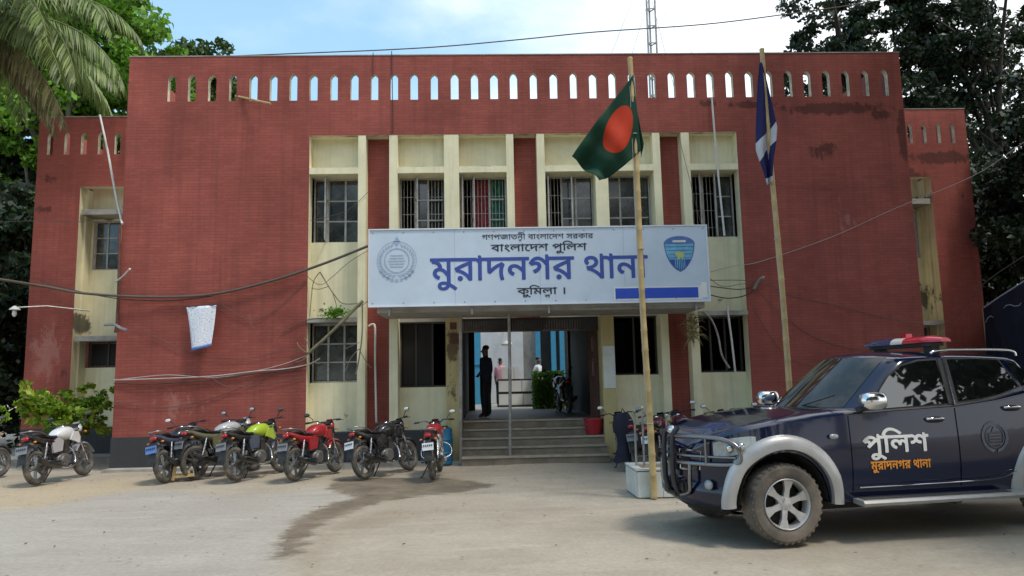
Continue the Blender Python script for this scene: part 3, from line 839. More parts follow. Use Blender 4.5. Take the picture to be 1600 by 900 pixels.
window(-.565, .465, zA, zB, .47, [('o', .9), ('r', 1.3), ('g', 1.2)], sash=[(-.52, 1.50, .28), (-.28, 1.45, .28)])
window(1.315, 2.405, zA, zB, .47, [('o', 1.1), ('p', 1.0), ('p', 1.1)], sash=[(1.42, 1.7, .3), (1.95, 1.75, .28)])
window(2.695, 3.695, zA, zB, .47, [('p', 1), ('p', 1.2), ('p', 1.1)], sash=[])
window(4.525, 5.575, zA, zB, .47, [('o', 1.1), ('o', 1), ('p', 1.2)], sash=[(4.86, 1.95, .30), (5.16, 1.85, .28)])
window(-3.79, -2.755, 1.692, 2.949, .47, [('p', 1), ('p', 1.1), ('p', 1)], rows=3)
window(-1.895, -.895, 1.552, 2.949, .47, [('p', 1.1), ('p', 1.3), ('o', 1)], rows=1, dark=True, bars=False)
window(2.695, 3.695, 1.722, 2.999, .47, [('o', 1), ('o', 1)], rows=1, dark=True, bars=False)
window(4.525, 5.575, 1.742, 2.949, .47, [('o', 1), ('o', 1), ('o', 1)], rows=1, dark=True, bars=False)
window(-10.2, -9.5, 4.712, 5.998, 3.62, [('p', 1), ('p', 1)], rows=3, bars=False)
window(-10.2, -9.2, 2.201, 2.86, 3.62, [('p', 1), ('p', 1)], rows=1, dark=True)
window(11.02, 11.66, 4.712, 5.998, 3.62, [('p', 1), ('p', 1)], rows=3, bars=False)
window(11.02, 11.73, 2.201, 2.86, 3.62, [('p', 1), ('p', 1)], rows=1, dark=False)

# canopy
bpart('canopy', [(-2.14, 4.28, -1.30, .02, 3.0, 3.28)], m_soffit)
mbs = MB()
for x in (-1.9, -.3, 1.2, 3.0, 4.1): mbs.box(x-.02, x+.02, -1.345, -1.301, 2.94, 3.12)
mbs.tube([(-1.9, -1.32, 3.03), (0, -1.325, 3.02), (2.2, -1.32, 3.035), (4.1, -1.32, 3.03)], .012, 6)
mbs.build('canopy_bracket', m_iron, B)

# ================================================================== COURTYARD seen through the hall
mb = MB(); mb.box(-9, 11, 6.2, 20, .60, .79)
structure(mb.build('courtyard_floor', m_conc))
CW = thing('courtyard_house', 'white-walled courtyard house with sky blue uprights, seen through the entrance hall', 'building', (0, 15, .79))
m_bluep = M('sky_blue_paint', (0.06, 0.30, 0.50), .5, var=.08)
m_whitewall = M('whitewashed_wall', (0.58, 0.60, 0.62), .8, var=.1, scale=2, dirt=(.45,.45,.45), dirt_amt=.4)
q = MB(); q.box(-7, 9, 15, 15.3, .79, 5.5); q.build('back_wall', m_whitewall, CW, origin=(0,15,.79))
q = MB(); q.box(1.35, 2.2, 12.5, 12.7, .79, 5.5); q.build('side_panel', m_soffit, CW, origin=(0,15,.79))
for x in (1.52, 2.10, 2.42, 2.74):
    q = MB(); q.box(x+.25, x+.43, 11.8, 12.0, .79, 5.2); q.build('upright', m_bluep, CW, origin=(0,15,.79))
q = MB(); q.box(2.0, 4.5, 12.3, 12.45, .79, 5.4); q.build('recess_shade_panel', m_hall_dk, CW, origin=(0,15,.79))  # flat dark panel stands for the shade behind the blue uprights
q = MB(); q.box(-1.2, -.28, 13, 13.2, .79, 4.5); q.box(-1.2, -.28, 12.96, 13.0, 2.3, 2.36); q.build('blue_door', m_bluep, CW, origin=(0,15,.79))
SB = thing('white_block_shelf', 'stepped white tiled blocks with dark joints in the courtyard', 'monument', (.9, 9.4, .79))
for (x0, x1, z0, z1) in ((.33, 1.55, .86, 1.22), (.33, 1.50, 1.30, 1.66), (.45, 1.05, 1.72, 2.12)):
    k = 3
    for i in range(k):
        a = x0+(x1-x0)*i/k+.012; b_ = x0+(x1-x0)*(i+1)/k-.012
        q = MB(); q.box(a, b_, 9.2, 9.7, z0, z1); q.build('tile_block', m_white, SB, origin=(.9,9.4,.79))
q = MB(); q.box(.3, 1.6, 9.23, 9.68, 1.222, 1.298); q.box(.3, 1.55, 9.23, 9.68, 1.662, 1.718); q.box(.28, 1.6, 9.15, 9.7, .79, .858); q.build('dark_slab', m_hall_dk, SB, origin=(.9,9.4,.79))
q = MB(); c = (0.637, 10, 3.031); q.lathe(c, [(0,.0),(.16,.0),(.20,-.10),(.17,-.16),(0,-.16)], 'z', 14); q.tube([(c[0], c[1], c[2]), (c[0], c[1], c[2]+.6), (c[0], 15.05, c[2]+.6)], .015, 6)
tag(q.build('courtyard_lamp', m_white, None, smooth=40), 'round white lamp hanging above the courtyard blocks', 'lamp')

# ================================================================== SIGN BOARD
m_ = bpy.data.materials
from mathutils.geometry import delaunay_2d_cdt
def fill_nonzero(loops):
    """triangles inside overlapping closed outlines (non-zero winding)"""
    V, E = [], []
    for lp in loops:
        k = len(V); n = len(lp); V += [Vector(p) for p in lp]; E += [(k+i, k+(i+1) % n) for i in range(n)]
    vs, _, fs, *_r = delaunay_2d_cdt(V, E, [], 0, 1e-5)
    out = []
    C_ = np.array([[sum(vs[i][0] for i in f)/len(f), sum(vs[i][1] for i in f)/len(f)] for f in fs])
    wn = np.zeros(len(fs), int)
    for lp in loops:
        P_ = np.array(lp); Q_ = np.roll(P_, -1, axis=0)
        for (x0, y0), (x1, y1) in zip(P_, Q_):
            side = (x1-x0)*(C_[:,1]-y0) - (C_[:,0]-x0)*(y1-y0)
            wn += ((y0 <= C_[:,1]) & (y1 > C_[:,1]) & (side > 0)).astype(int) - ((y0 > C_[:,1]) & (y1 <= C_[:,1]) & (side < 0)).astype(int)
    return [tuple(v) for v in vs], [list(f) for f, w in zip(fs, wn) if w != 0]
_glyph = {}
def glyphs(s):
    """outlines of one word from the built-in font, each glyph filled by itself"""
    if s in _glyph: return _glyph[s]
    c = bpy.data.curves.new('lettering', 'FONT'); c.body = s; c.size = 1
    o = bpy.data.objects.new('lettering', c); COL.objects.link(o)
    bpy.context.view_layer.update()
    cv = o.to_curve(bpy.context.evaluated_depsgraph_get())
    loops = []
    for sp in cv.splines:
        if sp.type == 'BEZIER':
            bp = sp.bezier_points; n = len(bp); lp = []
            for i in range(n):
                p0, p1 = bp[i], bp[(i+1) % n]
                straight = (p0.handle_right-p0.co).length < 1e-6 and (p1.handle_left-p1.co).length < 1e-6
                for k in range(1 if straight else 4):
                    t = k/4; q_ = p0.co*(1-t)**3 + p0.handle_right*3*t*(1-t)**2 + p1.handle_left*3*t*t*(1-t) + p1.co*t**3
                    lp.append((q_.x, q_.y))
        else: lp = [(p.co.x, p.co.y) for p in sp.points]
        if len(lp) > 2: loops.append(lp)
    o.to_curve_clear(); bpy.data.objects.remove(o); bpy.data.curves.remove(c)
    _glyph[s] = fill_nonzero(loops)
    return _glyph[s]
def run_mesh(runs, bold=0):
    V, Fs = [], []
    for (s, dx, dy, sc) in runs:
        v, f = glyphs(s); k = len(V)
        V += [(x*sc+dx, y*sc+dy) for x, y in v]; Fs += [[i+k for i in q_] for q_ in f]
    return V, Fs
def lettering(name, runs, x0, x1, zb, zt, fn, mat, parent, bold=.008):
    V0, F0 = run_mesh(runs, 0.0); V, Fs = [], []
    for i_ in range(9 if bold > .01 else 5):      # thickened strokes: the glyphs laid round themselves
        a_ = 2*PI*i_/(8 if bold > .01 else 4); r_ = bold if i_ else 0; k_ = len(V)
        V += [(u+r_*math.cos(a_), v+r_*math.sin(a_), i_*.00025) for u, v in V0]; Fs += [[q_+k_ for q_ in f_] for f_ in F0]
    xs = [v[0] for v in V]; a, b_ = min(xs), max(xs); sz = (zt-zb)/.62
    me = bpy.data.meshes.new(name)
    me.from_pydata([fn(x0+(u-a)/(b_-a)*(x1-x0), zb+v*sz, w_) for u, v, w_ in V], [], Fs)
    me.materials.append(mat)
    return link(name, me, parent)
SG0 = (1.04, -1.36, 3.1)
SG = thing('sign_board', 'long pale blue station signboard with Bengali lettering on the canopy edge', 'sign', SG0)
sx0, sx1, sz0, sz1 = -2.27, 4.35, 3.13, 4.615
q = MB(); q.box(sx0, sx1, -1.40, -1.34, sz0, sz1); q.build('sign_panel', m_signblue, SG, origin=SG0)
q = MB()
q.box(sx0-.025, sx0-.001, -1.42, -1.33, sz0-.025, sz1+.025); q.box(sx1+.001, sx1+.025, -1.42, -1.33, sz0-.025, sz1+.025)
q.box(sx0, sx1, -1.42, -1.33, sz0-.025, sz0-.001); q.box(sx0, sx1, -1.42, -1.33, sz1+.001, sz1+.025)
q.build('sign_rim', m_signedge, SG, origin=SG0)
q = MB()
for x in (-2.0, -.5, 1.0, 2.5, 4.1): q.bar((x, -1.335, sz1-.05), (x, -.3, 3.3), .035, .035)
q.build('back_strut', m_iron, SG, origin=SG0)
YS = -1.404
m_seam = M('sign_seam_line', (0.40, 0.47, 0.57), .5, var=.1)
for x in (-.62, 1.04, 2.70):
    q = MB(); q.box(x-.004, x+.004, -1.4022, -1.3995, sz0, sz1); q.build('panel_seam', m_seam, SG, origin=SG0)
for x in np.linspace(sx0+.06, sx1-.06, 12):
    for z in (sz0+.05, sz1-.05):
        q = MB(); q.lathe((float(x), -1.4, z), [(0,-.008),(.012,-.006),(.014,0)], 'y', 8); q.build('rivet', m_iron, SG, origin=SG0)
fnS = lambda u, v, w=0: (u-SG0[0], YS-SG0[1]-w, v-SG0[2])
def sgn(pts): return [(p[0], p[2]) for p in pts]
A = [(-1.102, -1.404, 3.626), (3.171, -1.404, 4.04)]; 
lettering('lettering', [('মুরাদনগর থানা', 0, 0, 1)], A[0][0], A[1][0], 3.605, 4.035, fnS, m_ink_blue, SG, .014)
A = [(-0.084, -1.404, 4.382), (2.111, -1.404, 4.504)]
lettering('lettering', [('গণপজাতনী বাংলােদশ সরকার', 0, 0, 1), ('ত', 4.02, -.30, .42)], A[0][0], A[1][0], 4.40, 4.495, fnS, m_ink_black, SG, .008)
A = [(0.087, -1.404, 4.163), (1.977, -1.404, 4.288)]
lettering('lettering', [('বাংলােদশ পুিলশ', 0, 0, 1)], A[0][0], A[1][0], 4.165, 4.295, fnS, m_ink_black, SG, .012)
A = [(0.582, -1.404, 3.285), (1.522, -1.404, 3.432)]
lettering('lettering', [('কুিমলা ।', 0, 0, 1), ('ল', 1.88, -.33, .45)], A[0][0], A[1][0], 3.305, 3.43, fnS, m_ink_black, SG, .012)
# round wreath crest on the left
c = (-1.745, -1.404, 4.039); cx, cz = c[0], c[2]
q = MB()
def flat(poly, m=0, y=YS):
    q.add([(u, y, v) for u, v in poly], [list(range(len(poly)))], m)
def annulus(cx, cz, r0, r1, a0, a1, n, m=0, y=YS):
    for i in range(n):
        t0, t1 = a0+(a1-a0)*i/n, a0+(a1-a0)*(i+1)/n
        flat([(cx+r0*math.cos(t0), cz+r0*math.sin(t0)), (cx+r1*math.cos(t0), cz+r1*math.sin(t0)), (cx+r1*math.cos(t1), cz+r1*math.sin(t1)), (cx+r0*math.cos(t1), cz+r0*math.sin(t1))], m, y)
for i in range(30):
    t = -PI/2 + .18 + (2*PI-.36)*i/29
    if abs(t - PI/2) < .22: continue
    r = .325; px_, pz_ = cx+r*math.cos(t), cz+r*math.sin(t)*.95-.03
    d = t + PI/2*.55*(1 if math.cos(t) > 0 else -1) + (0 if math.cos(t) > 0 else PI)*0
    ux, uz = math.cos(d), math.sin(d)
    flat([(px_-ux*.055, pz_-uz*.055), (px_-uz*.022, pz_+ux*.022), (px_+ux*.055, pz_+uz*.055), (px_+uz*.022, pz_-ux*.022)])
annulus(cx, cz-.03, .225, .25, 0, 2*PI, 36)
annulus(cx, cz-.03, .375, .385, -PI/2+.3, PI*1.5-.3, 44)
flat([(cx-.075, cz+.33), (cx, cz+.46), (cx+.075, cz+.33), (cx, cz+.25)])
for k in range(5):
    w = .17-.02*abs(k-2); z = cz+.08-k*.055
    flat([(cx-w, z), (cx+w, z), (cx+w*.9, z-.022), (cx-w*.9, z-.022)])
for i in range(9):
    t = PI*1.18 + PI*.64*i/8; px_, pz_ = cx+.36*math.cos(t), cz-.06+.36*math.sin(t)
    flat([(px_-.03, pz_-.03), (px_+.03, pz_-.03), (px_+.03, pz_+.03), (px_-.03, pz_+.03)])
q.build('wreath_crest', m_ink_grey, SG, origin=SG0)
# shield on the right
c = (3.807, -1.404, 4.068); cx, cz = c[0], c[2]
q = MB()
def shield_w(t):   # half width against height 1 (top) .. 0 (tip)
    return .31*(1-(1-t)**2.6)**.75 if t < .78 else .31
def band(t0, t1, m, inset=0.0, y=YS, n=10):
    rows_ = []
    for i in range(n+1):
        t = t0+(t1-t0)*i/n; w = max(shield_w(t)-inset, .002); z = cz-.37+.70*t
        rows_.append([(cx-w, y, z), (cx+w, y, z)])
    q.grid(rows_, m)
band(0, .80, 0); band(.06, .36, 2, .02, YS-.002); band(.36, .80, 1, .025, YS-.002)
rows_ = [[(cx+.31*math.sin(a), YS-.001, cz+.19), (cx+.31*math.sin(a), YS-.001, cz+.19+.16*math.cos(a))] for a in [(-PI/2+PI*i/16) for i in range(17)]]
q.grid(rows_, 0)
q.box(cx-.13, cx+.13, YS-.006, YS-.003, cz+.225, cz+.265, 4)
for k in range(4): q.box(cx-.27+.02*k, cx+.27-.02*k, YS-.006, YS-.003, cz+.13-.075*k, cz+.145-.075*k, 0)
q.add([(cx-.10, YS-.007, cz-.02), (cx-.05, YS-.007, cz+.04), (cx+.02, YS-.007, cz+.02), (cx+.10, YS-.007, cz+.03), (cx+.07, YS-.007, cz-.06), (cx+.05, YS-.007, cz-.14), (cx+.02, YS-.007, cz-.07), (cx-.04, YS-.007, cz-.13), (cx-.05, YS-.007, cz-.06)], [[0,1,2,3,4,5,6,7,8]], 3)
for k in range(6): q.box(cx-.09+.036*k-.008, cx-.09+.036*k+.008, YS-.006, YS-.004, cz-.33+.02*abs(k-2.5), cz-.12, 1)
q.build('shield_emblem', [m_midblue, m_cyan, m_ink_blue, m_yel, m_white], SG, origin=SG0)
A = [(2.504, -1.404, 3.189), (4.176, -1.404, 3.35)]
q = MB(); q.box(A[0][0]-.03, A[1][0]+.03, YS-.002, YS+.001, A[0][2]-.03, A[0][2]+.235); q.box(A[1][0]+.02, A[1][0]+.14, YS-.0025, YS+.001, A[0][2]+.0, A[0][2]+.30); q.build('strip_border', m_white, SG, origin=SG0)
q = MB(); q.box(A[0][0], A[1][0]-.04, YS-.006, YS+.001, A[0][2], A[0][2]+.205); q.build('blue_strip', m_strip_blue, SG, origin=SG0)

# ================================================================== FLAGS AND POLES
def flag_mat(name, kind):
    m, nt, b = new_mat(name); N, K = nt.nodes, nt.links
    b.inputs['Roughness'].default_value = .8
    uv = N.new('ShaderNodeUVMap'); s = N.new('ShaderNodeSeparateXYZ'); K.new(uv.outputs[0], s.inputs[0])
    mx = N.new('ShaderNodeMix'); mx.data_type = 'RGBA'
    if kind == 'disc':
        mp_ = N.new('ShaderNodeMapping'); mp_.inputs['Location'].default_value = (-.36/.27, -.53/.31, 0); mp_.inputs['Scale'].default_value = (1/.27, 1/.31, 1)
        K.new(uv.outputs[0], mp_.inputs[0]); ln = N.new('ShaderNodeVectorMath'); ln.operation = 'LENGTH'; K.new(mp_.outputs[0], ln.inputs[0])
        lt = N.new('ShaderNodeMath'); lt.operation = 'LESS_THAN'; lt.inputs[1].default_value = 1; K.new(ln.outputs['Value'], lt.inputs[0]); f = lt.outputs[0]
        mx.inputs['A'].default_value = (0.006, 0.06, 0.032, 1); mx.inputs['B'].default_value = (0.62, 0.05, 0.012, 1)
    else:
        w = N.new('ShaderNodeMath'); w.operation = 'PINGPONG'; w.inputs[1].default_value = .5; K.new(s.outputs['X'], w.inputs[0])
        lt = N.new('ShaderNodeMath'); lt.operation = 'GREATER_THAN'; lt.inputs[1].default_value = .40; K.new(w.outputs[0], lt.inputs[0]); f = lt.outputs[0]
        mx.inputs['A'].default_value = (0.022, 0.02, 0.11, 1); mx.inputs['B'].default_value = (0.62, 0.62, 0.66, 1)
    K.new(f, mx.inputs['Factor'])
    no = N.new('ShaderNodeTexNoise'); no.inputs['Scale'].default_value = 4; mr = N.new('ShaderNodeMapRange'); mr.inputs['To Min'].default_value = .8; mr.inputs['To Max'].default_value = 1.2
    K.new(no.outputs['Fac'], mr.inputs['Value']); sc = N.new('ShaderNodeVectorMath'); sc.operation = 'SCALE'; K.new(mx.outputs['Result'], sc.inputs[0]); K.new(mr.outputs['Result'], sc.inputs['Scale'])
    K.new(sc.outputs[0], b.inputs['Base Color'])
    tr = N.new('ShaderNodeBsdfTranslucent'); K.new(sc.outputs[0], tr.inputs['Color']); ms = N.new('ShaderNodeMixShader'); ms.inputs['Fac'].default_value = .3
    K.new(b.outputs[0], ms.inputs[1]); K.new(tr.outputs[0], ms.inputs[2]); K.new(ms.outputs[0], N['Material Output'].inputs['Surface'])
    return m
def cloth(name, fn, nu, nv, uvf, mat, parent, origin):
    vs = [tuple(np.array(fn(i/nu, j/nv)) - np.array(origin)) for i in range(nu+1) for j in range(nv+1)]
    fs = [[i*(nv+1)+j, (i+1)*(nv+1)+j, (i+1)*(nv+1)+j+1, i*(nv+1)+j+1] for i in range(nu) for j in range(nv)]
    me = bpy.data.meshes.new(name); me.from_pydata(vs, [], fs); me.materials.append(mat)
    ul = me.uv_layers.new(name='UVMap')
    for p in me.polygons:
        for li in p.loop_indices:
            vi = me.loops[li].vertex_index; i, j = divmod(vi, nv+1); ul.data[li].uv = uvf(i/nu, j/nv)
    me.polygons.foreach_set('use_smooth', [True]*len(me.polygons))
    o = link(name, me, parent)
    md = o.modifiers.new('thickness', 'SOLIDIFY'); md.thickness = .004
    return o
def bamboo(name, base, top, r0, r1, label, seed):
    r_ = random.Random(seed)
    t = thing(name, label, 'flagpole', base)
    q = MB(); b0, b1 = Vector(base), Vector(top); n = 22; pts, rs = [], []
    for i in range(n+1):
        u = i/n; wob = Vector((.012*math.sin(u*9+seed), .012*math.cos(u*7+seed), 0))
        p = b0.lerp(b1, u) + wob; r = r0+(r1-r0)*u
        pts += [p, p+Vector((0,0,.02)), p+Vector((0,0,.04))]; rs += [r, r*1.14, r]
    q.tube(pts, rs, 10)
    q.build('pole', m_bamboo, t, smooth=50, origin=base)
    k = MB()
    for u in (.16, .55, .82): k.ring(tuple(b0.lerp(b1, u)), (r0+(r1-r0)*u)*1.15, .007, 'z', 12, 5)
    k.tube([b1+Vector((-.03,-.02,-.1)), b0.lerp(b1, .5)+Vector((-.06,-.05,0)), b0.lerp(b1, .2)+Vector((-.035,-.06,0))], .004, 5)
    k.build('rope', m_wire_lt, t, origin=base)
    return t
P1b, P1t = (2.235, -5.27, 0.0), (2.18, -5.27, 6.319)
P2b, P2t = (4.559, -4.5, 0.557), (4.466, -4.5, 6.806)
P2b = (P2b[0]+.02, -4.5, 0.0)
F1 = bamboo('flagpole', P1b, P1t, .047, .036, 'bamboo pole in front of the white tiled planter, flying the green flag', 1)
F2 = bamboo('flagpole', P2b, P2t, .047, .036, 'bamboo pole behind the pickup bonnet with the navy flag hanging from it', 4)
# green flag with red disc
c4 = [(2.208, -5.27, 6.08), (1.268, -5.27, 4.87), (1.637, -5.27, 4.465), (2.272, -5.27, 4.927)]
TL, TR, BR, BL = [np.array(p) for p in c4]
FT = thing('green_flag', 'dark green flag with a red disc drooping from the nearer bamboo pole', 'flag', tuple(TL))
def f1(u, v):
    p = (1-v)*((1-u)*TL+u*TR) + v*((1-u)*BL+u*BR)
    d = math.sin(u*7.5+v*2.5)*.085*u + math.sin(v*9-u*3)*.045*(.3+u) + .03*math.sin(u*19+v*6)*u
    return p + np.array([0, -.04+d, -.05*math.sin(u*PI)*(v-.2)])
cloth('flag_cloth', f1, 44, 30, lambda u, v: (u, 1-v), flag_mat('green_flag_cloth', 'disc'), FT, tuple(TL))
c4b = [(2.283, -5.2, 5.496), (2.303, -5.2, 4.862), (2.35, -5.2, 5.085)]
def f1b(u, v):
    a, b_, c_ = [np.array(p) for p in c4b]
    p = a*(1-u) + (b_*(1-v)+c_*v)*u
    return p + np.array([0, .05+.02*math.sin(v*6), 0])
cloth('flag_fold', f1b, 10, 6, lambda u, v: (.9, .1), bpy.data.materials['green_flag_cloth'], FT, tuple(TL))
# navy flag
FO = (4.455, -4.5, 6.644)
FN = thing('navy_flag', 'navy blue flag with a white band hanging limp from the farther bamboo pole', 'flag', FO)
LFT = [(4.402, -4.55, 6.589), (4.35, -4.55, 6.249), (4.313, -4.55, 5.826), (4.279, -4.55, 5.459), (4.259, -4.55, 5.148), (4.323, -4.55, 4.868), (4.375, -4.55, 4.59)]
RGT = [(4.444, -4.55, 6.589), (4.504, -4.55, 6.247), (4.545, -4.55, 5.929), (4.599, -4.55, 5.509), (4.561, -4.55, 5.248), (4.513, -4.55, 4.99), (4.468, -4.55, 4.619)]
def f2(u, v):
    k = v*6; i = min(int(k), 5); t = k-i
    a = np.array(LFT[i])*(1-t)+np.array(LFT[i+1])*t; b_ = np.array(RGT[i])*(1-t)+np.array(RGT[i+1])*t
    p = a*(1-u)+b_*u
    return p + np.array([0, .05*math.sin(u*9+v*4)*(.3+v), 0])
cloth('flag_cloth', f2, 22, 46, lambda u, v: ((.5 if v > .95 else .5+(v-.62+(u-.5)*.14)*1.15), u), flag_mat('navy_flag_cloth', 'stripe'), FN, FO)

# planter that holds the flag base
PB = (2.5, -4.8, 0)
PLN = thing('tiled_planter', 'low white tiled block planter at the foot of the bamboo flagpole', 'planter', PB)
def pl_box(x0, x1, y0, y1, z0, z1, nx, name, axis):
    for i in range(nx):
        q = MB()
        if axis == 'x':
            a = x0+(x1-x0)*i/nx+.003; b_ = x0+(x1-x0)*(i+1)/nx-.003; q.box(a, b_, y0, y1, z0, z1)
        else:
            a = y0+(y1-y0)*i/nx+.003; b_ = y0+(y1-y0)*(i+1)/nx-.003; q.box(x0, x1, a, b_, z0, z1)
        q.build(name, m_tile, PLN, origin=PB)
q = MB(); q.box(2.06, 3.09, -5.16, -4.36, -.05, .36); q.build('planter_core', m_conc, PLN, origin=PB)
pl_box(2.05, 3.1, -5.185, -5.161, 0, .345, 3, 'tile', 'x'); pl_box(2.036, 2.059, -5.16, -4.35, 0, .345, 2, 'tile', 'y')
pl_box(3.091, 3.114, -5.16, -4.35, 0, .345, 2, 'tile', 'y')
q = MB(); q.box(2.03, 3.12, -5.19, -5.05, .361, .385); q.box(2.03, 3.12, -4.47, -4.33, .361, .385); q.box(2.03, 2.14, -5.05, -4.47, .361, .385); q.box(3.01, 3.12, -5.05, -4.47, .361, .385)
q.build('rim', m_tile, PLN, origin=PB)
q = MB(); q.box(2.14, 3.01, -5.05, -4.47, .34, .372); q.build('soil', m_step, PLN, origin=PB)
RODS = [(2.122, -4.75, 1.141), (2.237, -4.75, 1.185), (2.59, -4.75, 1.066)]
for p, w in zip(RODS, ('leftmost', 'middle', 'rightmost')):
    q = MB(); q.tube([(p[0], -4.75, .36), (p[0], -4.75, p[2])], .016, 8); q.ball((p[0], -4.75, p[2]+.02), .026, .026, .03, 8, 6)
    tag(q.build('iron_rod', m_iron, None, smooth=40), w + ' of the three grey iron uprights standing in the white planter', 'post', 'iron uprights in the planter')

# ================================================================== WIRES, PIPES, SMALL FITTINGS
def cable(name, pts, r, mat, label, cat='cable', n=7, sm=7):
    q = MB(); q.tube(bezier(pts, sm), r, n)
    return tag(q.build(name, mat, None, smooth=60), label, cat)
cable('overhead_cable', [(-11.404, -3, 3.779), (-9.575, -2, 3.765), (-9.034, -0.6, 3.751), (-8.329, -0.25, 3.626), (-7.018, -0.12, 3.538), (-5.775, -0.1, 3.573), (-4.587, -0.1, 3.825), (-3.517, -0.12, 4.159), (-2.484, -0.2, 4.541)], .028, m_wire_br, 'thick bundled cable sagging across the left red wall to the sign')
cable('overhead_cable', [(-14.565, 2, 5.748), (-12.157, 2.4, 5.757), (-11.117, 2.7, 5.841), (-7.837, -0.02, 5.151)], .008, m_wire_br, 'thin wire crossing the left wing above the thick cable')
cable('overhead_cable', [(-7.726, -0.04, 1.831), (-6.907, -0.07, 1.84), (-5.742, -0.05, 1.869), (-4.826, -0.05, 1.956), (-4.302, -0.04, 1.985), (-3.785, 0, 2.069), (-3.543, 0.1, 2.2)], .014, m_wire_lt, 'pale cable strung low along the left red wall above the motorcycles')
cable('overhead_cable', [(-7.723, -0.04, 1.766), (-6.903, -0.07, 1.736), (-5.74, -0.05, 1.79), (-4.824, -0.05, 1.903), (-3.802, -0.03, 1.962)], .010, m_wire, 'black cable running just under the pale one on the left wall')
cable('overhead_cable', [(-7.71, -0.03, 1.387), (-6.642, -0.03, 1.259), (-5.736, -0.03, 1.422), (-4.827, -0.03, 1.745), (-3.912, -0.03, 2.203), (-2.99, -0.02, 2.992)], .006, m_wire_br, 'thin brown wire rising from the low left wall to the second bay')
cable('overhead_cable', [(-5.789, -0.06, 3.551), (-4.856, -0.03, 3.025), (-3.829, -0.03, 3.822)], .005, m_wire_br, 'fine loop of wire hanging below the thick cable, right of the banner')
cable('overhead_cable', [(-7.207, 2, 9.755), (-4.064, 2, 9.869), (-2.476, 2, 9.927), (-0.878, 2, 10.019), (1.057, 2, 10.195), (2.847, 2, 10.373), (5.641, 2, 10.565), (7.81, 2, 10.833), (9.498, 2, 11.07), (12.41, 2, 11.552)], .015, m_wire_br, 'twisted cable crossing the sky above the parapet')
cable('overhead_cable', [(4.771, -0.2, 3.864), (5.366, -0.1, 4.008), (5.949, -0.05, 4.105), (7.536, -0.05, 4.618), (8.984, -0.1, 5.229), (10.15, -1, 5.679), (10.547, -2, 6.071), (11.07, -3, 6.605)], .007, m_wire_lt, 'pale thin wire climbing across the right red wall to the trees')
cable('overhead_cable', [(4.734, -0.2, 3.685), (5.762, -0.1, 3.654), (6.598, -0.05, 3.341), (7.56, -0.05, 3.102), (8.767, -0.1, 2.772), (9.69, -0.4, 2.662), (9.424, -2, 3.272), (8.782, -4, 3.494)], .007, m_wire_br, 'thin wire sagging across the right wall behind the light bar')
cable('overhead_cable', [(4.727, -0.2, 3.561), (5.335, -0.1, 3.495), (5.66, -0.05, 3.523)], .010, m_wire, 'short black cable from the sign end to the right wall')
cable('overhead_cable', [(4.69, -0.2, 3.383), (5.185, -0.1, 3.304), (5.653, -0.05, 3.413), (5.913, -0.08, 3.724)], .012, m_wire, 'second short black cable looping under the other at the right bay')
cable('overhead_cable', [(-7.695, -0.05, 1.831), (-6.654, -0.06, 1.914), (-5.741, -0.05, 1.843), (-5.091, -0.04, 1.909), (-4.304, -0.04, 2.078), (-3.807, -0.03, 2.255)], .009, m_wire_lt, 'second pale cable crossing the low one on the left wall')
cable('overhead_cable', [(4.695, -0.25, 3.761), (5.029, -0.2, 3.542), (5.638, -0.05, 3.607), (6.033, -0.05, 3.24), (6.824, -0.04, 2.537), (7.771, -0.04, 2.177), (8.737, -0.05, 2.117)], .006, m_wire_br, 'fine wire drooping low on the right red wall above the pickup roof')
cable('overhead_cable', [(-2.532, -0.02, 5.753), (-3.007, -0.03, 5.334), (-3.779, 0.02, 5.145)], .005, m_wire_br, 'fine wire across the first upper window on the left')
cable('overhead_cable', [(-11.09, 2.8, 4.376), (-9.572, 1.5, 3.947), (-7.789, -0.02, 3.536), (-6.721, -0.04, 3.462), (-5.782, -0.08, 3.535)], .010, m_wire, 'thin black cable twisted along the thick sagging cable')
cable('overhead_cable', [(-3.829, -0.04, 3.957), (-3.528, -0.05, 3.746), (-3.261, -0.05, 3.919), (-2.928, -0.04, 4.218), (-2.511, -0.2, 4.431)], 0.006, m_wire_br, 'thin wire looping under the thick cable at the first bay')
cable('overhead_cable', [(-2.477, -0.3, 3.359), (-2.71, -0.1, 3.25), (-3.255, -0.04, 3.063), (-3.791, -0.03, 3.006), (-4.319, -0.03, 2.746)], 0.007, m_wire_br, 'wire running from the sign corner down to the left wall')
cable('overhead_cable', [(-5.737, -0.06, 1.843), (-5.343, -0.05, 1.637), (-4.56, -0.04, 1.687), (-3.8, -0.03, 1.829)], 0.006, m_wire_br, 'slack wire loop under the low cable near the first bay')
cable('overhead_cable', [(-7.59, -0.1, 2.909), (-6.956, -0.04, 2.728), (-6.155, -0.04, 2.354), (-5.099, -0.04, 2.227), (-4.309, -0.04, 2.371), (-3.781, -0.03, 2.308)], 0.005, m_wire_br, 'very thin wire across the left wall under the banner')
cable('overhead_cable', [(5.643, -0.05, 3.246), (5.991, -0.04, 2.553), (6.439, -0.04, 1.998), (7.046, -0.04, 1.783)], 0.005, m_wire_br, 'thin wire dropping from the right bay behind the pickup windscreen')
cable('overhead_cable', [(4.283, -0.02, 6.973), (4.616, -0.03, 5.232), (4.734, -0.03, 4.804)], 0.005, m_wire_br, 'thin wire down the sixth fin')
cable('overhead_cable', [(5.559, -0.03, 5.649), (6.203, -0.04, 5.783), (7.481, -0.04, 5.695), (9.057, -0.05, 5.745)], 0.004, m_wire_br, 'hair-thin wire level across the upper right wall')
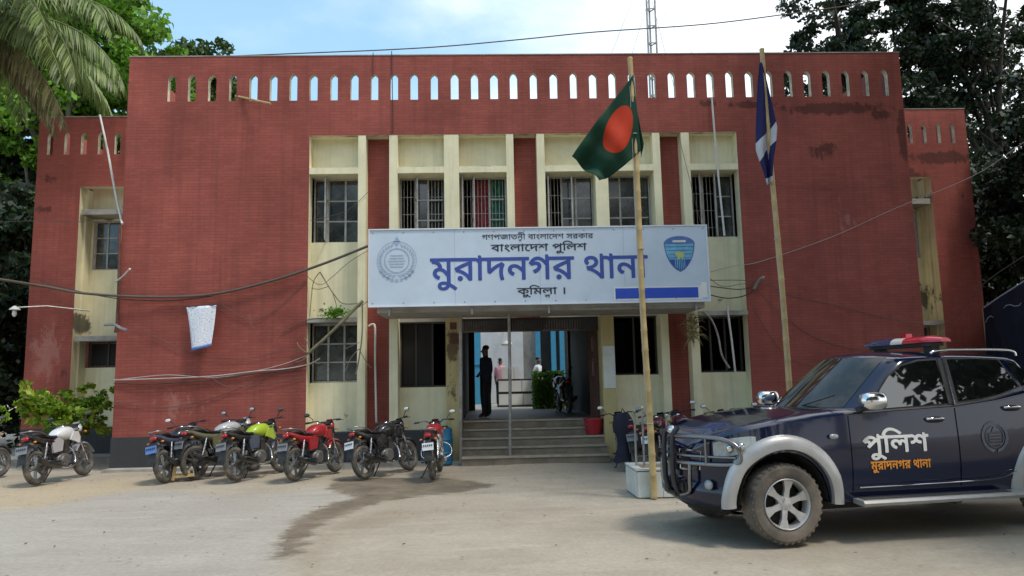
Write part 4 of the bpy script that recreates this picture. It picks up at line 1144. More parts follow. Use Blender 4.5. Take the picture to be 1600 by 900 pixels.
cable('overhead_cable', [(-2.023, -0.02, 8.944), (-2.008, -0.03, 8.199), (-1.994, -0.03, 7.061)], .010, m_wire, 'dark drop wire down the parapet above the second fin', n=5, sm=3)
cable('overhead_cable', [(-2.431, -0.02, 8.917), (-2.428, -0.03, 8.349)], .008, m_wire, 'short dark drop wire at the parapet edge', n=5, sm=3)
cable('white_pipe', [(5.067, -0.04, 7.814), (5.103, -0.05, 6.226), (5.17, -0.05, 4.68)], .022, m_pipe, 'slim white pipe leaning down the right end of the upper floor', 'pipe', sm=3)
cable('white_pipe', [(5.127, -0.08, 3.142), (5.182, -0.08, 2.429), (5.222, -0.08, 1.724)], .022, m_pipe, 'slim white pipe in front of the lower right window', 'pipe', sm=3)
cable('white_pipe', [(-2.534, 0.15, 2.861), (-2.467, 0.15, 2.901), (-2.399, 0.15, 2.831), (-2.397, 0.15, 2.179), (-2.382, 0.15, 1.48), (-2.367, 0.15, 0.842)], .024, m_pipe, 'bent white pipe beside the lower left fin', 'pipe', sm=3)
cable('slanted_pipe', [(-9.697, 2.6, 8.519), (-8.994, 1.7, 7.303), (-8.311, 0.8, 6.041), (-7.701, -0.05, 5.115)], .025, m_pipe, 'pale pipe slanting from the left wing roof to the main wall', 'pipe', sm=3)
cable('drain_pipe', [(-7.753, -0.05, 5.088), (-7.718, -0.05, 4.019), (-7.714, -0.05, 3.075), (-7.741, -0.05, 2.809)], .03, m_rust, 'rusty drain pipe down the left edge of the main wall', 'pipe', sm=3)
cable('bracket_arm', [(-7.782, -0.04, 3.885), (-7.563, -0.2, 3.967), (-7.306, -0.45, 4.086)], .02, m_pipe, 'pale bracket arm sticking out at the left edge of the main wall', 'bracket', sm=3)
cable('bracket_arm', [(-8.29, 0.6, 3.029), (-7.775, -0.05, 2.983), (-7.518, -0.3, 2.893), (-7.314, -0.45, 2.826)], .03, m_iron, 'dirty lamp arm at the foot of the drain pipe', 'bracket', sm=3)
cable('wooden_stick', [(-5.438, 0.05, 7.965), (-4.928, -0.15, 7.779), (-4.566, -0.3, 7.646)], .026, m_bamboo, 'wooden stick poking out of a parapet slot on the left', 'stick', sm=3)
cable('pipe_stub', [(5.753, -0.02, 3.498), (5.81, -0.2, 3.667), (5.853, -0.35, 3.714)], .03, m_conc, 'short grey pipe stub on the right wall beside the bay', 'pipe', sm=3)
cable('hanging_hose', [(4.59, -0.1, 3.039), (4.772, -0.1, 2.844), (4.906, -0.05, 2.504), (4.966, -0.05, 2.095), (5.115, -0.05, 1.821)], .022, m_iron, 'grey hose curving down in front of the lower right window', 'hose')
cable('canopy_post', [(-0.549, -0.45, 3.057), (-0.566, -0.45, 1.604), (-0.585, -0.45, 0.022)], .035, m_iron, 'grey steel post at the left edge of the entrance steps', 'post', sm=2)
cable('canopy_post', [(0.439, -0.55, 3.03), (0.435, -0.55, 1.584), (0.403, -0.55, -0.004)], .033, m_iron, 'grey steel post standing in the middle of the entrance steps', 'post', sm=2)
# dry creeper round the lower left bay
q = MB()
for pts, r in (
    ([(-2.608, -0.15, 3.378), (-2.9, -0.15, 3.087), (-3.301, -0.12, 2.694), (-3.749, -0.05, 2.306)], .035),
    ([(-3.531, -0.05, 4.019), (-3.367, -0.05, 3.743), (-3.228, -0.06, 3.535), (-3.054, -0.05, 3.343), (-2.728, 0, 3.342)], .014),
    ([(-3.534, -0.04, 4.021), (-3.666, -0.04, 3.818), (-3.714, -0.04, 3.41), (-3.736, -0.04, 3.071)], .010),
    ([(-3.34, -0.05, 3.715), (-3.554, -0.05, 3.651), (-3.717, -0.04, 3.682)], .009),
    ([(-3.258, -0.05, 3.564), (-3.174, -0.05, 3.263), (-3.199, -0.05, 3.034)], .009),
    ([(-2.622, -0.15, 3.379), (-2.61, -0.2, 2.703), (-2.673, -0.2, 2.174), (-2.737, -0.2, 1.846)], .016),
    ([(-2.674, -0.2, 2.372), (-2.844, -0.2, 2.177), (-2.983, -0.15, 1.851)], .008), ([(-2.674, -0.2, 2.372), (-2.554, -0.2, 2.145), (-2.43, -0.15, 1.972)], .008),
    ([(-2.662, -0.2, 2.504), (-2.82, -0.2, 2.441), (-2.961, -0.15, 2.38)], .007), ([(-3.749, -0.05, 2.306), (-3.897, -0.1, 2.4), (-3.979, -0.1, 2.535)], .010),
    ([(-3.749, -0.05, 2.306), (-3.841, -0.1, 2.173), (-3.999, -0.1, 2.123)], .009), ([(-3.724, -0.05, 2.359), (-3.767, -0.1, 2.531), (-3.821, -0.1, 2.625)], .008)):
    q.tube(bezier(pts, 4), r, 6)
DC = tag(q.build('dry_creeper', m_dry, None, smooth=60), 'dead leafless creeper stems hanging across the lower left window bay', 'creeper')
cc = (-3.207, -0.08, 3.139)
rr = np.random.RandomState(5); pts_ = np.array(cc) + rr.normal(size=(420,3))*np.array([.13,.05,.055])
DL = link('creeper_leaf', leaf_mesh('creeper_leaf', bpy.data.materials['fresh_green_leaf'], pts_, .06, 3), DC); DL['kind'] = 'stuff'
# hanging spiky plant on the right fin
q = MB(); rr = random.Random(11)
hp = Vector((4.321, -0.2, 2.641))
for i in range(70):
    a = rr.uniform(0, 2*PI); el = rr.uniform(-.9, 1.2); ln_ = rr.uniform(.22, .42)
    base = hp + Vector((rr.uniform(-.05,.05), rr.uniform(-.05,.05), rr.uniform(-.22,.25)))
    d = Vector((math.cos(a)*math.cos(el), math.sin(a)*.5*math.cos(el)-.1, math.sin(el)*.8))
    mid = base + d*ln_*.55 + Vector((0,0,.03)); tip = base + d*ln_ + Vector((0,0,-.10))
    s_ = d.cross(Vector((0,1,0))).normalized()*.012
    q.add([base-s_, base+s_, mid+s_*.8, mid-s_*.8, tip], [[0,1,2,3],[3,2,4]])
SP = q.build('spiky_leaf', m_frond_dry, None); 
q = MB(); q.tube([hp+Vector((0,0,.36)), hp, hp+Vector((.01,0,-.28))], .025, 7)
HP = thing('hanging_plant', 'spiky yellow-green plant hanging on the right window fin below the sign', 'plant', tuple(hp))
SP.parent = HP; SP.data.transform(Matrix.Translation(-hp)); SP['kind'] = 'stuff'
q.build('stem', m_dry, HP, origin=tuple(hp))

# cloth banner with print on the left wall
bc = [(-6.244, -0.16, 3.306), (-5.641, -0.16, 3.336), (-5.707, -0.16, 2.485), (-6.108, -0.16, 2.388)]
b0, b1, b2, b3 = [np.array(p) for p in bc]
BN = thing('paper_banner', 'small white printed banner hanging crooked on the left red wall', 'banner', tuple(b0))
def fb(u, v):
    p = (1-v)*((1-u)*b0+u*b1) + v*((1-u)*b3+u*b2)
    return p + np.array([0.01*math.sin(v*PI), -.02-.035*math.sin(u*PI)*v+.02*math.sin(u*8+v*3), 0])
m_bn, nt_, bb_ = new_mat('printed_banner_sheet')
uvn = nt_.nodes.new('ShaderNodeUVMap'); mpn = nt_.nodes.new('ShaderNodeMapping'); mpn.inputs['Scale'].default_value = (10, 70, 1)
nn = nt_.nodes.new('ShaderNodeTexNoise'); nn.inputs['Scale'].default_value = 1.2; nn.inputs['Detail'].default_value = 3
cr = nt_.nodes.new('ShaderNodeValToRGB'); e = cr.color_ramp.elements
e[0].position = .28; e[0].color = (.25,.45,.42,1); e[1].position = .46; e[1].color = (.78,.80,.84,1)
k_ = e.new(.38); k_.color = (.30,.32,.62,1)
for a_, b_ in ((uvn.outputs[0], mpn.inputs[0]), (mpn.outputs[0], nn.inputs['Vector']), (nn.outputs['Fac'], cr.inputs[0]), (cr.outputs[0], bb_.inputs['Base Color'])): nt_.links.new(a_, b_)
cloth('banner_sheet', fb, 12, 16, lambda u, v: (u, v), m_bn, BN, tuple(b0))
cloth('banner_foot', lambda u, v: np.array(fb(u, .93+.07*v))+np.array([0,-.008,0]), 12, 2, lambda u, v: (u, v), m_midblue, BN, tuple(b0))
q = MB(); q.tube([tuple(b0+np.array([-.06,-.02,.01])), tuple(b1+np.array([.06,-.02,.01]))], .008, 6); q.tube([tuple(b0), tuple(b0+np.array([-.22,.1,.17]))], .004, 5); q.tube([tuple(b1), tuple(b1+np.array([.3,.12,-.12]))], .004, 5)
q.build('banner_rod', m_wire, BN, origin=tuple(b0))

# antenna mast on the roof
AB = (4.758, 4, 9.47); AB = (AB[0], 4.0, 7.45)
AN = thing('antenna_mast', 'slim grey lattice radio mast rising from the flat roof', 'mast', AB)
At = (4.793, 4, 13.487); Am = Vector((At[0], 4.0, 13.6)); Ab = Vector(AB)
offs = [Vector((-.12,0,0)), Vector((.12,0,0)), Vector((0,.2,0))]
q = MB()
for o_ in offs: q.tube([Ab+o_, Am+o_], .028, 7)
q.build('mast_tube', m_iron, AN, origin=AB)
q = MB()
for i in range(1, 12):
    u = i/12; c = Ab.lerp(Am, u); n_ = Ab.lerp(Am, u+1/12)
    for a_, b_ in ((0,1),(1,2),(2,0)): q.bar(c+offs[a_], c+offs[b_], .025, .025)
q.build('mast_rung', m_iron, AN, origin=AB)
for e_, s_ in zip([(3.243, 3.5, 10.47), (7.325, 3.5, 10.501), (6.308, 5.8, 11.518)], ((0,), (1,), (2,))):
    q = MB(); q.tube([Ab.lerp(Am, .82), Vector((e_[0], e_[1], 8.0))], .006, 5); q.build('guy_wire', m_iron, AN, origin=AB)
q = MB(); q.tube([Ab.lerp(Am, 1.0), Vector((3.507, 3.5, 10.468))], .006, 5); q.build('guy_wire', m_iron, AN, origin=AB)

# floodlight on the left, red tub on the steps, blue drum
fl = (-11.111, 2, 3.55)
q = MB(); q.tube([(fl[0]+1.2, 3.0, fl[2]+.05), (fl[0]+.5, 2.4, fl[2]+.12), (fl[0], 2.0, fl[2]+.05)], .018, 6)
FLT = thing('wall_lamp', 'small white lamp on a bracket at the far left edge of the left wing', 'lamp', fl)
q.build('arm', m_iron, FLT, origin=fl)
q = MB(); q.lathe((fl[0], fl[1], fl[2]), [(0,.10),(.04,.08),(.11,.02),(.12,0),(0,0)], 'z', 14); q.build('lamp_shade', m_white, FLT, smooth=40, origin=fl)
q = MB(); q.ball((fl[0], fl[1], fl[2]-.08), .05, .05, .09, 10, 8); q.build('bulb', m_white, FLT, smooth=60, origin=fl)
m_redpl = M('red_plastic', (0.36, 0.02, 0.03), .4, var=.1)
tb = (2.2, .18, .494)
TB = thing('red_tub', 'red plastic tub standing on the right of the entrance steps', 'tub', tb)
q = MB(); q.lathe(tb, [(0,0),(.15,0),(.20,.30),(.22,.30),(.22,.33),(.185,.33),(.145,.02),(0,.02)], 'z', 20); q.build('tub_body', m_redpl, TB, smooth=40, origin=tb)
q = MB(); q.tube([(tb[0]-.21,tb[1],tb[2]+.3),(tb[0]-.15,tb[1]-.1,tb[2]+.2),(tb[0]+.15,tb[1]-.1,tb[2]+.2),(tb[0]+.21,tb[1],tb[2]+.3)], .008, 6); q.build('handle', m_iron, TB, origin=tb)
m_teal = M('faded_blue_plastic', (0.02, 0.17, 0.33), .45, var=.15)
db = (-.97, -.30, -.01)
DR = thing('blue_drum', 'faded blue plastic drum between the red motorcycle and the steps', 'drum', db)
q = MB(); q.lathe(db, [(0,0),(.19,0),(.215,.03),(.22,.22),(.235,.24),(.22,.26),(.22,.48),(.235,.50),(.22,.52),(.21,.70),(.17,.74),(0,.74)], 'z', 22); q.build('drum_body', m_teal, DR, smooth=35, origin=db)
q = MB(); q.lathe((db[0],db[1],db[2]+.74), [(0,.03),(.12,.03),(.14,.0),(.14,-.02)], 'z', 20); q.build('drum_lid', m_wire, DR, smooth=40, origin=db)
# white strips of litter at the foot of the steps
q = MB(); a_ = (-0.391, -0.498, 0.01); q.obox((a_[0]+.12, a_[1]-.02, .012), (.34, .07, .02), Matrix.Rotation(-.05, 3, 'Z'))
tag(q.build('plastic_strip', m_white), 'flat white strip lying below the left end of the steps', 'litter', 'white strips by the steps')
q = MB(); a_ = (0.188, -0.368, 0.02); q.obox((a_[0], a_[1]-.02, .03), (.26, .08, .02), (Matrix.Rotation(.25, 3, 'Z') @ Matrix.Rotation(-.18, 3, 'Y')))
tag(q.build('plastic_strip', m_white), 'tilted white strip leaning by the middle post of the steps', 'litter', 'white strips by the steps')

# navy tarpaulin shelter on the right
m_tarp = M('navy_tarpaulin', (0.004, 0.009, 0.024), .85, var=.35, scale=3)
m_rope = M('pale_rope', (0.35, 0.38, 0.45), .8)
TPp = [(11.461, 1, 3.083), (11.454, 0.4, 3.282), (11.296, -0.6, 3.495), (11.349, -1.6, 3.637)]
TO = (TPp[0][0], 1.0, 0)
TP = thing('tarpaulin_shelter', 'dark navy tarpaulin shelter with rope edges behind the pickup', 'shelter', TO)
q = MB(); rows_ = []
for i in range(19):
    u = i/18; k = u*3; j = min(int(k), 2); t = k-j
    p = np.array(TPp[j])*(1-t)+np.array(TPp[j+1])*t
    sag = .10*math.sin(u*PI*3)**2
    rows_.append([tuple(p+np.array([0,.0,0])), tuple(p+np.array([.9,.9,-.05-sag])), tuple(p+np.array([1.6,1.8,.0])), tuple(p+np.array([1.6,1.85,-1.8]))])
q.grid(rows_)
rows2 = [[r[0], tuple(np.array(r[0])+np.array([.05*math.sin(i*.9), -.06*math.sin(i*1.3), -.35-.06*math.sin(i*1.1)])), tuple(np.array(r[0])+np.array([.06*math.sin(i*1.7), .05*math.cos(i*1.1), -1.2])), (r[0][0], r[0][1], .3)] for i, r in enumerate(rows_)]
q.grid(rows2)
q.build('tarpaulin', m_tarp, TP, smooth=60, origin=TO)
q = MB(); q.tube([tuple(np.array(p)+np.array([0,-.02,.01])) for p in TPp], .018, 6)
q.tube([tuple(np.array(r)+np.array([0,-.04,-.33+.08*math.sin(i*1.1)])) for i, r in enumerate([a[0] for a in rows_])], .010, 5)
q.build('edge_rope', m_rope, TP, origin=TO)
for p in (TPp[0], TPp[-1]):
    q = MB(); q.tube([(p[0]+.05, p[1]+.05, 0), (p[0]+.05, p[1]+.05, p[2])], .035, 8); q.build('shelter_post', m_bamboo, TP, origin=TO)

# ================================================================== MOTORCYCLES
m_tyre = M('dusty_tyre_rubber', (0.065, 0.06, 0.053), .85, var=.3, scale=9, dirt=(0.26, 0.22, 0.17), dirt_amt=.75, dirt_scale=6)
m_alloy = M('cast_alloy', (0.34, 0.33, 0.32), .4, .8, var=.2, scale=12, dirt=(0.14, .12, .1), dirt_amt=.6)
m_chrome = M('chrome', (0.75, 0.76, 0.78), .12, 1.0, var=.05, dirt=(0.4, .38, .35), dirt_amt=.3)
m_black = M('black_painted_metal', (0.018, 0.018, 0.02), .35, var=.2, dirt=(0.10, .09, .08), dirt_amt=.4, coat=.3)
m_blackpl = M('black_plastic', (0.02, 0.02, 0.022), .55, var=.2, dirt=(0.10, .09, .08), dirt_amt=.4)
m_seat = M('black_vinyl_seat', (0.014, 0.014, 0.015), .5, var=.2, dirt=(0.07, .065, .06), dirt_amt=.4)
m_engine = M('engine_alloy', (0.20, 0.19, 0.18), .5, .6, var=.3, scale=14, dirt=(0.07, .06, .05), dirt_amt=.7)
m_redlens = M('red_lens', (0.42, 0.02, 0.02), .2, var=.1, coat=.4)
m_amber = M('amber_lens', (0.60, 0.22, 0.03), .2, var=.1, coat=.4)
m_clear = M('clear_headlamp_glass', (0.34, 0.36, 0.37), .1, .2, var=.2, scale=20, coat=.6)
m_mirror = M('mirror_glass', (0.85, 0.87, 0.9), .05, 1.0, var=0)
m_plate = M('white_number_plate', (0.68, 0.70, 0.72), .4, var=.08)
m_plate_dk = M('dirty_number_plate', (0.22, 0.23, 0.25), .6, var=.2)
m_plate_bl = M('blue_number_plate', (0.10, 0.20, 0.50), .5, var=.15)
m_navycloth = M('dark_navy_cloth', (0.014, 0.016, 0.032), .85, var=.3, scale=6, bump=.5, bscale=9)

_cache = {}
def part(name, fn, mats, parent, smooth=40, key=None):
    """one part mesh, shared between alike motorcycles"""
    k = key or (name, getattr(mats, 'name', None) or tuple(q.name for q in mats), fn.__name__)
    if k not in _cache:
        q = MB(); fn(q); _cache[k] = q.mesh(name, mats, smooth)
    return link(name, _cache[k], parent)

ZR = .30
def g_tyre(q): q.ring((0,0,0), .252, .05, 'y', 32, 10, sx=.95)
def g_rim(q):
    q.lathe((0,0,0), [(.205,-.03),(.222,-.034),(.222,.034),(.205,.03),(.198,0),(.205,-.03)], 'y', 32)
    q.lathe((0,0,0), [(0,-.07),(.035,-.07),(.05,-.045),(.05,.045),(.035,.07),(0,.07)], 'y', 14)
    for i in range(6):
        a = 2*PI*i/6; b_ = a+.16
        for s in (-.012, .012):
            q.bar((.045*math.cos(a), s, .045*math.sin(a)), (.205*math.cos(b_), s*1.2, .205*math.sin(b_)), .016, .022, up=(0,1,0))
def g_disc(q):
    q.lathe((0,.065,0), [(.07,-.003),(.13,-.003),(.13,.003),(.07,.003),(.07,-.003)], 'y', 28)
    q.bar((.10,.07,.09), (.15,.07,.03), .03, .05)
def g_sprocket(q):
    q.lathe((0,-.075,0), [(0,-.004),(.09,-.004),(.09,.004),(0,.004)], 'y', 24)
def g_fork(q):
    for s in (-1, 1):
        q.tube([(.66,.085*s,ZR-.01), (.60,.085*s,.46)], .028, 9); q.tube([(.60,.085*s,.46), (.44,.085*s,.90)], .019, 8)
    q.bar((.455,-.11,.885), (.455,.11,.885), .05, .03); q.bar((.50,-.10,.74), (.50,.10,.74), .05, .03)
    q.tube([(.66,-.10,ZR), (.66,.10,ZR)], .014, 7)
def g_fmud(q):
    rows = []
    for i in range(15):
        a = math.radians(20+125*i/14); r = .335
        rows.append([(.66+r*.93*math.cos(a), -.07, ZR+r*.93*math.sin(a)), (.66+r*math.cos(a), -.045, ZR+r*math.sin(a)), (.66+(r+.012)*math.cos(a), 0, ZR+(r+.012)*math.sin(a)), (.66+r*math.cos(a), .045, ZR+r*math.sin(a)), (.66+r*.93*math.cos(a), .07, ZR+r*.93*math.sin(a))])
    q.grid(rows)
def g_tank(q):
    prof = [(-.16,.055,.77,.80),(-.12,.10,.75,.87),(-.02,.135,.71,.925),(.10,.155,.70,.955),(.22,.160,.70,.955),(.31,.13,.72,.93),(.37,.085,.76,.88),(.39,.03,.79,.84)]
    rows = []
    for (x, w, z0, z1) in prof:
        ring = []
        for j in range(16):
            t = 2*PI*j/16; c, s = math.cos(t), math.sin(t)
            y = w*math.copysign(abs(c)**.75, c); z = (z0+z1)/2 + (z1-z0)/2*math.copysign(abs(s)**.8, s) 
            ring.append((x, y, z))
        rows.append(ring)
    q.grid(rows, closed=True)
    q.add(rows[0], [list(range(16))]); q.add(rows[-1], [list(range(16))])
def g_tankcap(q): q.lathe((.16,0,.953), [(0,.018),(.03,.016),(.04,0),(.04,-.01)], 'z', 14)
def g_shroud(q, s):
    q.prism([(.12,.70),(.36,.62),(.42,.72),(.36,.84),(.22,.84)], lambda u, v, d: (u, d*(1-.25*max(0,u-.2)), v), .135*s, .168*s)
def g_seat(q):
    prof = [(-.10,.06,.76,.80),(-.14,.09,.75,.815),(-.24,.115,.75,.81),(-.38,.125,.76,.825),(-.44,.125,.77,.865),(-.58,.115,.79,.885),(-.68,.09,.81,.89),(-.73,.05,.84,.875)]
    rows = []
    for (x, w, z0, z1) in prof:
        rows.append([(x, w*math.copysign(abs(math.cos(t))**.6, math.cos(t)), (z0+z1)/2+(z1-z0)/2*math.copysign(abs(math.sin(t))**.7, math.sin(t))) for t in [2*PI*j/14 for j in range(14)]])
    q.grid(rows, closed=True); q.add(rows[0], [list(range(14))]); q.add(rows[-1], [list(range(14))])
def g_tail(q):
    prof = [(-.18,.13,.62,.76),(-.35,.14,.63,.77),(-.55,.125,.68,.80),(-.70,.10,.74,.85),(-.82,.065,.80,.87),(-.86,.03,.82,.86)]
    rows = []
    for (x, w, z0, z1) in prof:
        rows.append([(x, w*math.copysign(abs(math.cos(t))**.6, math.cos(t)), (z0+z1)/2+(z1-z0)/2*math.copysign(abs(math.sin(t))**.7, math.sin(t))) for t in [2*PI*j/12 for j in range(12)]])
    q.grid(rows, closed=True); q.add(rows[0], [list(range(12))]); q.add(rows[-1], [list(range(12))])
def g_sidep(q, s):
    q.prism([(-.34,.50),(-.10,.52),(-.04,.70),(-.16,.76),(-.36,.70)], lambda u, v, d: (u, d, v), .10*s, .135*s)
def g_tlight(q): q.ball((-.855,0,.80), .03, .065, .035, 10, 6, p=.7)
def g_rmud(q):
    rows = []
    for i in range(13):
        a = math.radians(75+95*i/12); r = .36
        rows.append([(-.66+r*math.cos(a), y, ZR+r*math.sin(a)*1.05+dz) for y, dz in ((-.085,-.03),(-.06,0),(0,.01),(.06,0),(.085,-.03))])
    q.grid(rows)
    q.obox((-.985,0,.46), (.012,.13,.15), Matrix.Rotation(.12, 3, 'Y'))
    q.bar((-.78,0,.78), (-.95,0,.62), .10, .02)
def g_plate(q):
    R = Matrix.Rotation(.25, 3, 'Y'); q.obox((-.975,0,.615), (.008,.20,.13), R)
def g_platemark(q):
    R = Matrix.Rotation(.25, 3, 'Y')
    for i in range(5): q.obox(Vector((-.983,-.07+.035*i,.635)), (.004,.020,.03), R)
    for i in range(4): q.obox(Vector((-.975,-.065+.042*i,.592)), (.004,.028,.038), R)
def g_engine(q):
    q.ball((-.02,0,.36), .17, .13, .12, 14, 8, p=.6)
    q.lathe((-.08,-.14,.34), [(0,-.03),(.09,-.03),(.105,.0),(.105,.05)], 'y', 16); q.lathe((.02,.10,.36), [(.11,-.02),(.10,.04),(0,.05)], 'y', 16)
    for i in range(9):
        z = .46+.022*i; x = .09+.008*i; q.box(x-.085, x+.085, -.085, .085, z, z+.009)
    q.box(.07, .19, -.055, .055, .44, .66); q.ball((.16,0,.68), .08, .075, .04, 10, 6, p=.6)
    q.box(-.18, -.06, -.09, .09, .50, .62)
def g_frame(q):
    q.tube([(.46,0,.86), (.36,0,.66), (.22,0,.50), (.20,0,.28), (-.05,0,.24), (-.22,0,.34)], .022, 8)
    q.tube([(.45,0,.84), (.1,0,.76), (-.2,0,.72), (-.24,0,.36)], .024, 8)
    for s in (-1, 1):
        q.tube([(-.15,.07*s,.72), (-.5,.09*s,.74), (-.78,.07*s,.80)], .015, 7); q.tube([(-.24,.06*s,.36), (-.45,.09*s,.70)], .014, 7)
        q.tube([(-.22,.075*s,.36), (-.66,.095*s,ZR)], .020, 8)
        q.tube([(.18,.14*s,.26), (-.02,.20*s,.26)], .012, 6); q.obox((-.02,.22*s,.262), (.05,.09,.025))
        q.obox((-.34,.20*s,.34), (.045,.08,.02)); q.tube([(-.25,.10*s,.42), (-.34,.17*s,.34)], .010, 6)
    q.tube([(-.66,-.11,ZR), (-.66,.11,ZR)], .013, 7)
    q.tube([(-.05,.10,.28), (-.12,.26,.01)], .012, 6); q.obox((-.13,.27,.012), (.07,.05,.012))
def g_shock(q, s):
    if True:
        a, b_ = Vector((-.60,.115*s,.36)), Vector((-.47,.115*s,.70)); q.tube([a, b_], .012, 7)
        for i in range(9):
            u = .22+.07*i; q.ring(tuple(a.lerp(b_, u)), .026, .006, 'z', 12, 5)
def g_chain(q):
    q.prism([(-.70,.36),(-.62,.40),(-.15,.42),(-.12,.34),(-.62,.30)], lambda u, v, d: (u, d, v), .085, .11)
def g_exh(q):
    q.tube(bezier([(.20,-.05,.58), (.27,-.10,.46), (.22,-.13,.26), (-.05,-.15,.22), (-.25,-.16,.25)], 4), .020, 8)
def g_muff(q):
    q.tube([(-.22,-.16,.245), (-.30,-.17,.26), (-.70,-.19,.37), (-.80,-.19,.40)], [.025,.042,.052,.036], 12)
    q.tube([(-.80,-.19,.40), (-.83,-.19,.41)], .02, 8)
def g_shield(q): q.bar((-.32,-.218,.285), (-.66,-.248,.375), .012, .05, up=(0,1,0))
def g_hlight(q):
    q.ball((.56,0,.80), .075, .095, .085, 14, 8, p=.8)
def g_hlens(q): q.ball((.60,0,.80), .045, .082, .072, 12, 8)
def g_cowl(q):
    q.ball((.545,0,.885), .07, .11, .075, 12, 8, p=.8); q.prism([(-.09,.90),(.09,.90),(.06,1.02),(-.06,1.02)], lambda u, v, d: (d-.25*(v-.9), u, v), .60, .608)
def g_bar(q):
    q.tube(bezier([(.34,.37,.99), (.38,.28,.995), (.44,.17,1.0), (.45,.08,.94), (.45,-.08,.94), (.44,-.17,1.0), (.38,-.28,.995), (.34,-.37,.99)], 3), .011, 7)
    q.box(.42, .49, -.10, .10, .93, .985)
    for s in (-1, 1): q.tube([(.40,.26*s,.995), (.45,.30*s,.985), (.42,.40*s,.975)], .006, 5)
def g_grip(q, s):
    q.tube([(.365,.29*s,.994), (.335,.385*s,.989)], .018, 8)
def g_mstem(q, s):
    q.tube(bezier([(.40,.25*s,1.0), (.42,.27*s,1.05), (.40,.32*s,1.10), (.385,.34*s,1.12)], 3), .007, 6)
def g_mshell(q, s):
    q.ball((.385,.365*s,1.14), .022, .062, .038, 12, 8, p=.8)
def g_mglass(q, s):
    q.ball((.370,.365*s,1.14), .014, .054, .031, 12, 8, p=.8)
def g_ind(q, s, f):
    q.ball((.56,.17*s,.82) if f else (-.80,.13*s,.73), .026, .032, .020, 8, 6)
def g_indst(q, s, f):
    q.tube([(.54,.09*s,.82), (.56,.15*s,.82)] if f else [(-.80,.05*s,.74), (-.80,.11*s,.73)], .009, 5)
def g_rail(q):
    q.tube(bezier([(-.45,.13,.80), (-.62,.14,.88), (-.82,.10,.92), (-.86,0,.92), (-.82,-.10,.92), (-.62,-.14,.88), (-.45,-.13,.80)], 3), .010, 6)
def g_guard(q):
    q.tube(bezier([(.22,.0,.62), (.30,.14,.58), (.32,.27,.50), (.26,.28,.34), (.16,.10,.27), (.16,-.10,.27), (.26,-.28,.34), (.32,-.27,.50), (.30,-.14,.58), (.22,0,.62)], 3), .012, 7)

def motorcycle(label, x, y, heading, lean, tank, body, mud=None, rim=None, mirror=None, guard=False, steer=0.0, glass=None, scale=1.0, plate=None, sides=(-1, 1), shroud=None, cowl=None):
    """heading in degrees (90 = facing the building); lean in degrees to its left"""
    t = thing('motorcycle', label, 'motorcycle', (x, y, 0), 0, 'motorcycles parked along the station front')
    t.rotation_mode = 'XYZ'
    t.rotation_euler = (math.radians(-lean), 0, math.radians(heading))
    t.scale = (scale*.98,)*3
    mud = mud or body; rim = rim or m_alloy
    for wx, nm in ((.66, 'front'), (-.66, 'rear')):
        w = part('wheel', g_rim, rim, t, 35); w.location = (wx, 0, ZR); w.rotation_euler = (0, rnd.uniform(0, 1), 0)
        part('tyre', g_tyre, m_tyre, w, 60)
        part('brake_disc' if nm == 'front' else 'sprocket', g_disc if nm == 'front' else g_sprocket, m_alloy, w, 35)
    part('front_fork', g_fork, m_chrome, t)
    part('front_mudguard', g_fmud, mud, t, 60)
    tk = part('fuel_tank', g_tank, tank, t, 50); part('tank_cap', g_tankcap, m_chrome, tk)
    part('seat', g_seat, m_seat, t, 60)
    part('tail_fairing', g_tail, body, t, 50)
    for s in (-1, 1):
        def k_(n, m_): return (n, m_.name, s)
        part('tank_shroud', lambda q: g_shroud(q, s), shroud or body, t, 30, k_('shroud', shroud or body))
        part('side_panel', lambda q: g_sidep(q, s), mud, t, 30, k_('sidep', mud))
        part('shock_absorber', lambda q: g_shock(q, s), m_chrome, t, 50, k_('shock', m_chrome))
        for f_ in (0, 1):
            nd = part('indicator', lambda q: g_ind(q, s, f_), m_amber, t, 60, ('ind', s, f_)); part('indicator_stalk', lambda q: g_indst(q, s, f_), m_blackpl, nd, 40, ('inds', s, f_))
        if s in sides:
            mi = part('mirror', lambda q: g_mshell(q, s), mirror or m_blackpl, t, 60, k_('mirror', mirror or m_blackpl)); part('mirror_stem', lambda q: g_mstem(q, s), m_black, mi, 60, k_('mstem', m_black)); part('mirror_glass', lambda q: g_mglass(q, s), glass or m_pane, mi, 60, k_('mglass', glass or m_pane))  # a white glass material paints a bright reflection onto the mirror
    part('tail_light', g_tlight, m_redlens, t, 60)
    part('rear_mudguard', g_rmud, m_blackpl, t, 50)
    p_ = part('number_plate', g_plate, plate or m_plate_dk, t); part('plate_mark', g_platemark, m_ink_black, p_)
    part('engine', g_engine, m_engine, t, 35)
    part('frame', g_frame, m_black, t, 50)
    part('chain_cover', g_chain, m_black, t, 30)
    part('exhaust_pipe', g_exh, m_chrome, t, 60)
    mf_ = part('muffler', g_muff, m_black, t, 50); part('heat_shield', g_shield, m_chrome, mf_)
    hl = part('headlight', g_hlight, m_blackpl, t, 60); part('lens', g_hlens, m_clear, hl, 60)
    part('headlight_cowl', g_cowl, cowl or body, t, 50)
    hb = part('handlebar', g_bar, m_black, t, 60)
    for s in (-1, 1): part('grip', lambda q: g_grip(q, s), m_blackpl, hb, 50, ('grip', s))
    part('grab_rail', g_rail, m_alloy, t, 60)
    if guard: part('leg_guard', g_guard, m_chrome, t, 60)
    return t
paint = lambda n, c, **k: M(n, c, .25, var=.08, coat=.6, dirt=(.16,.14,.11), dirt_amt=.35, **k)
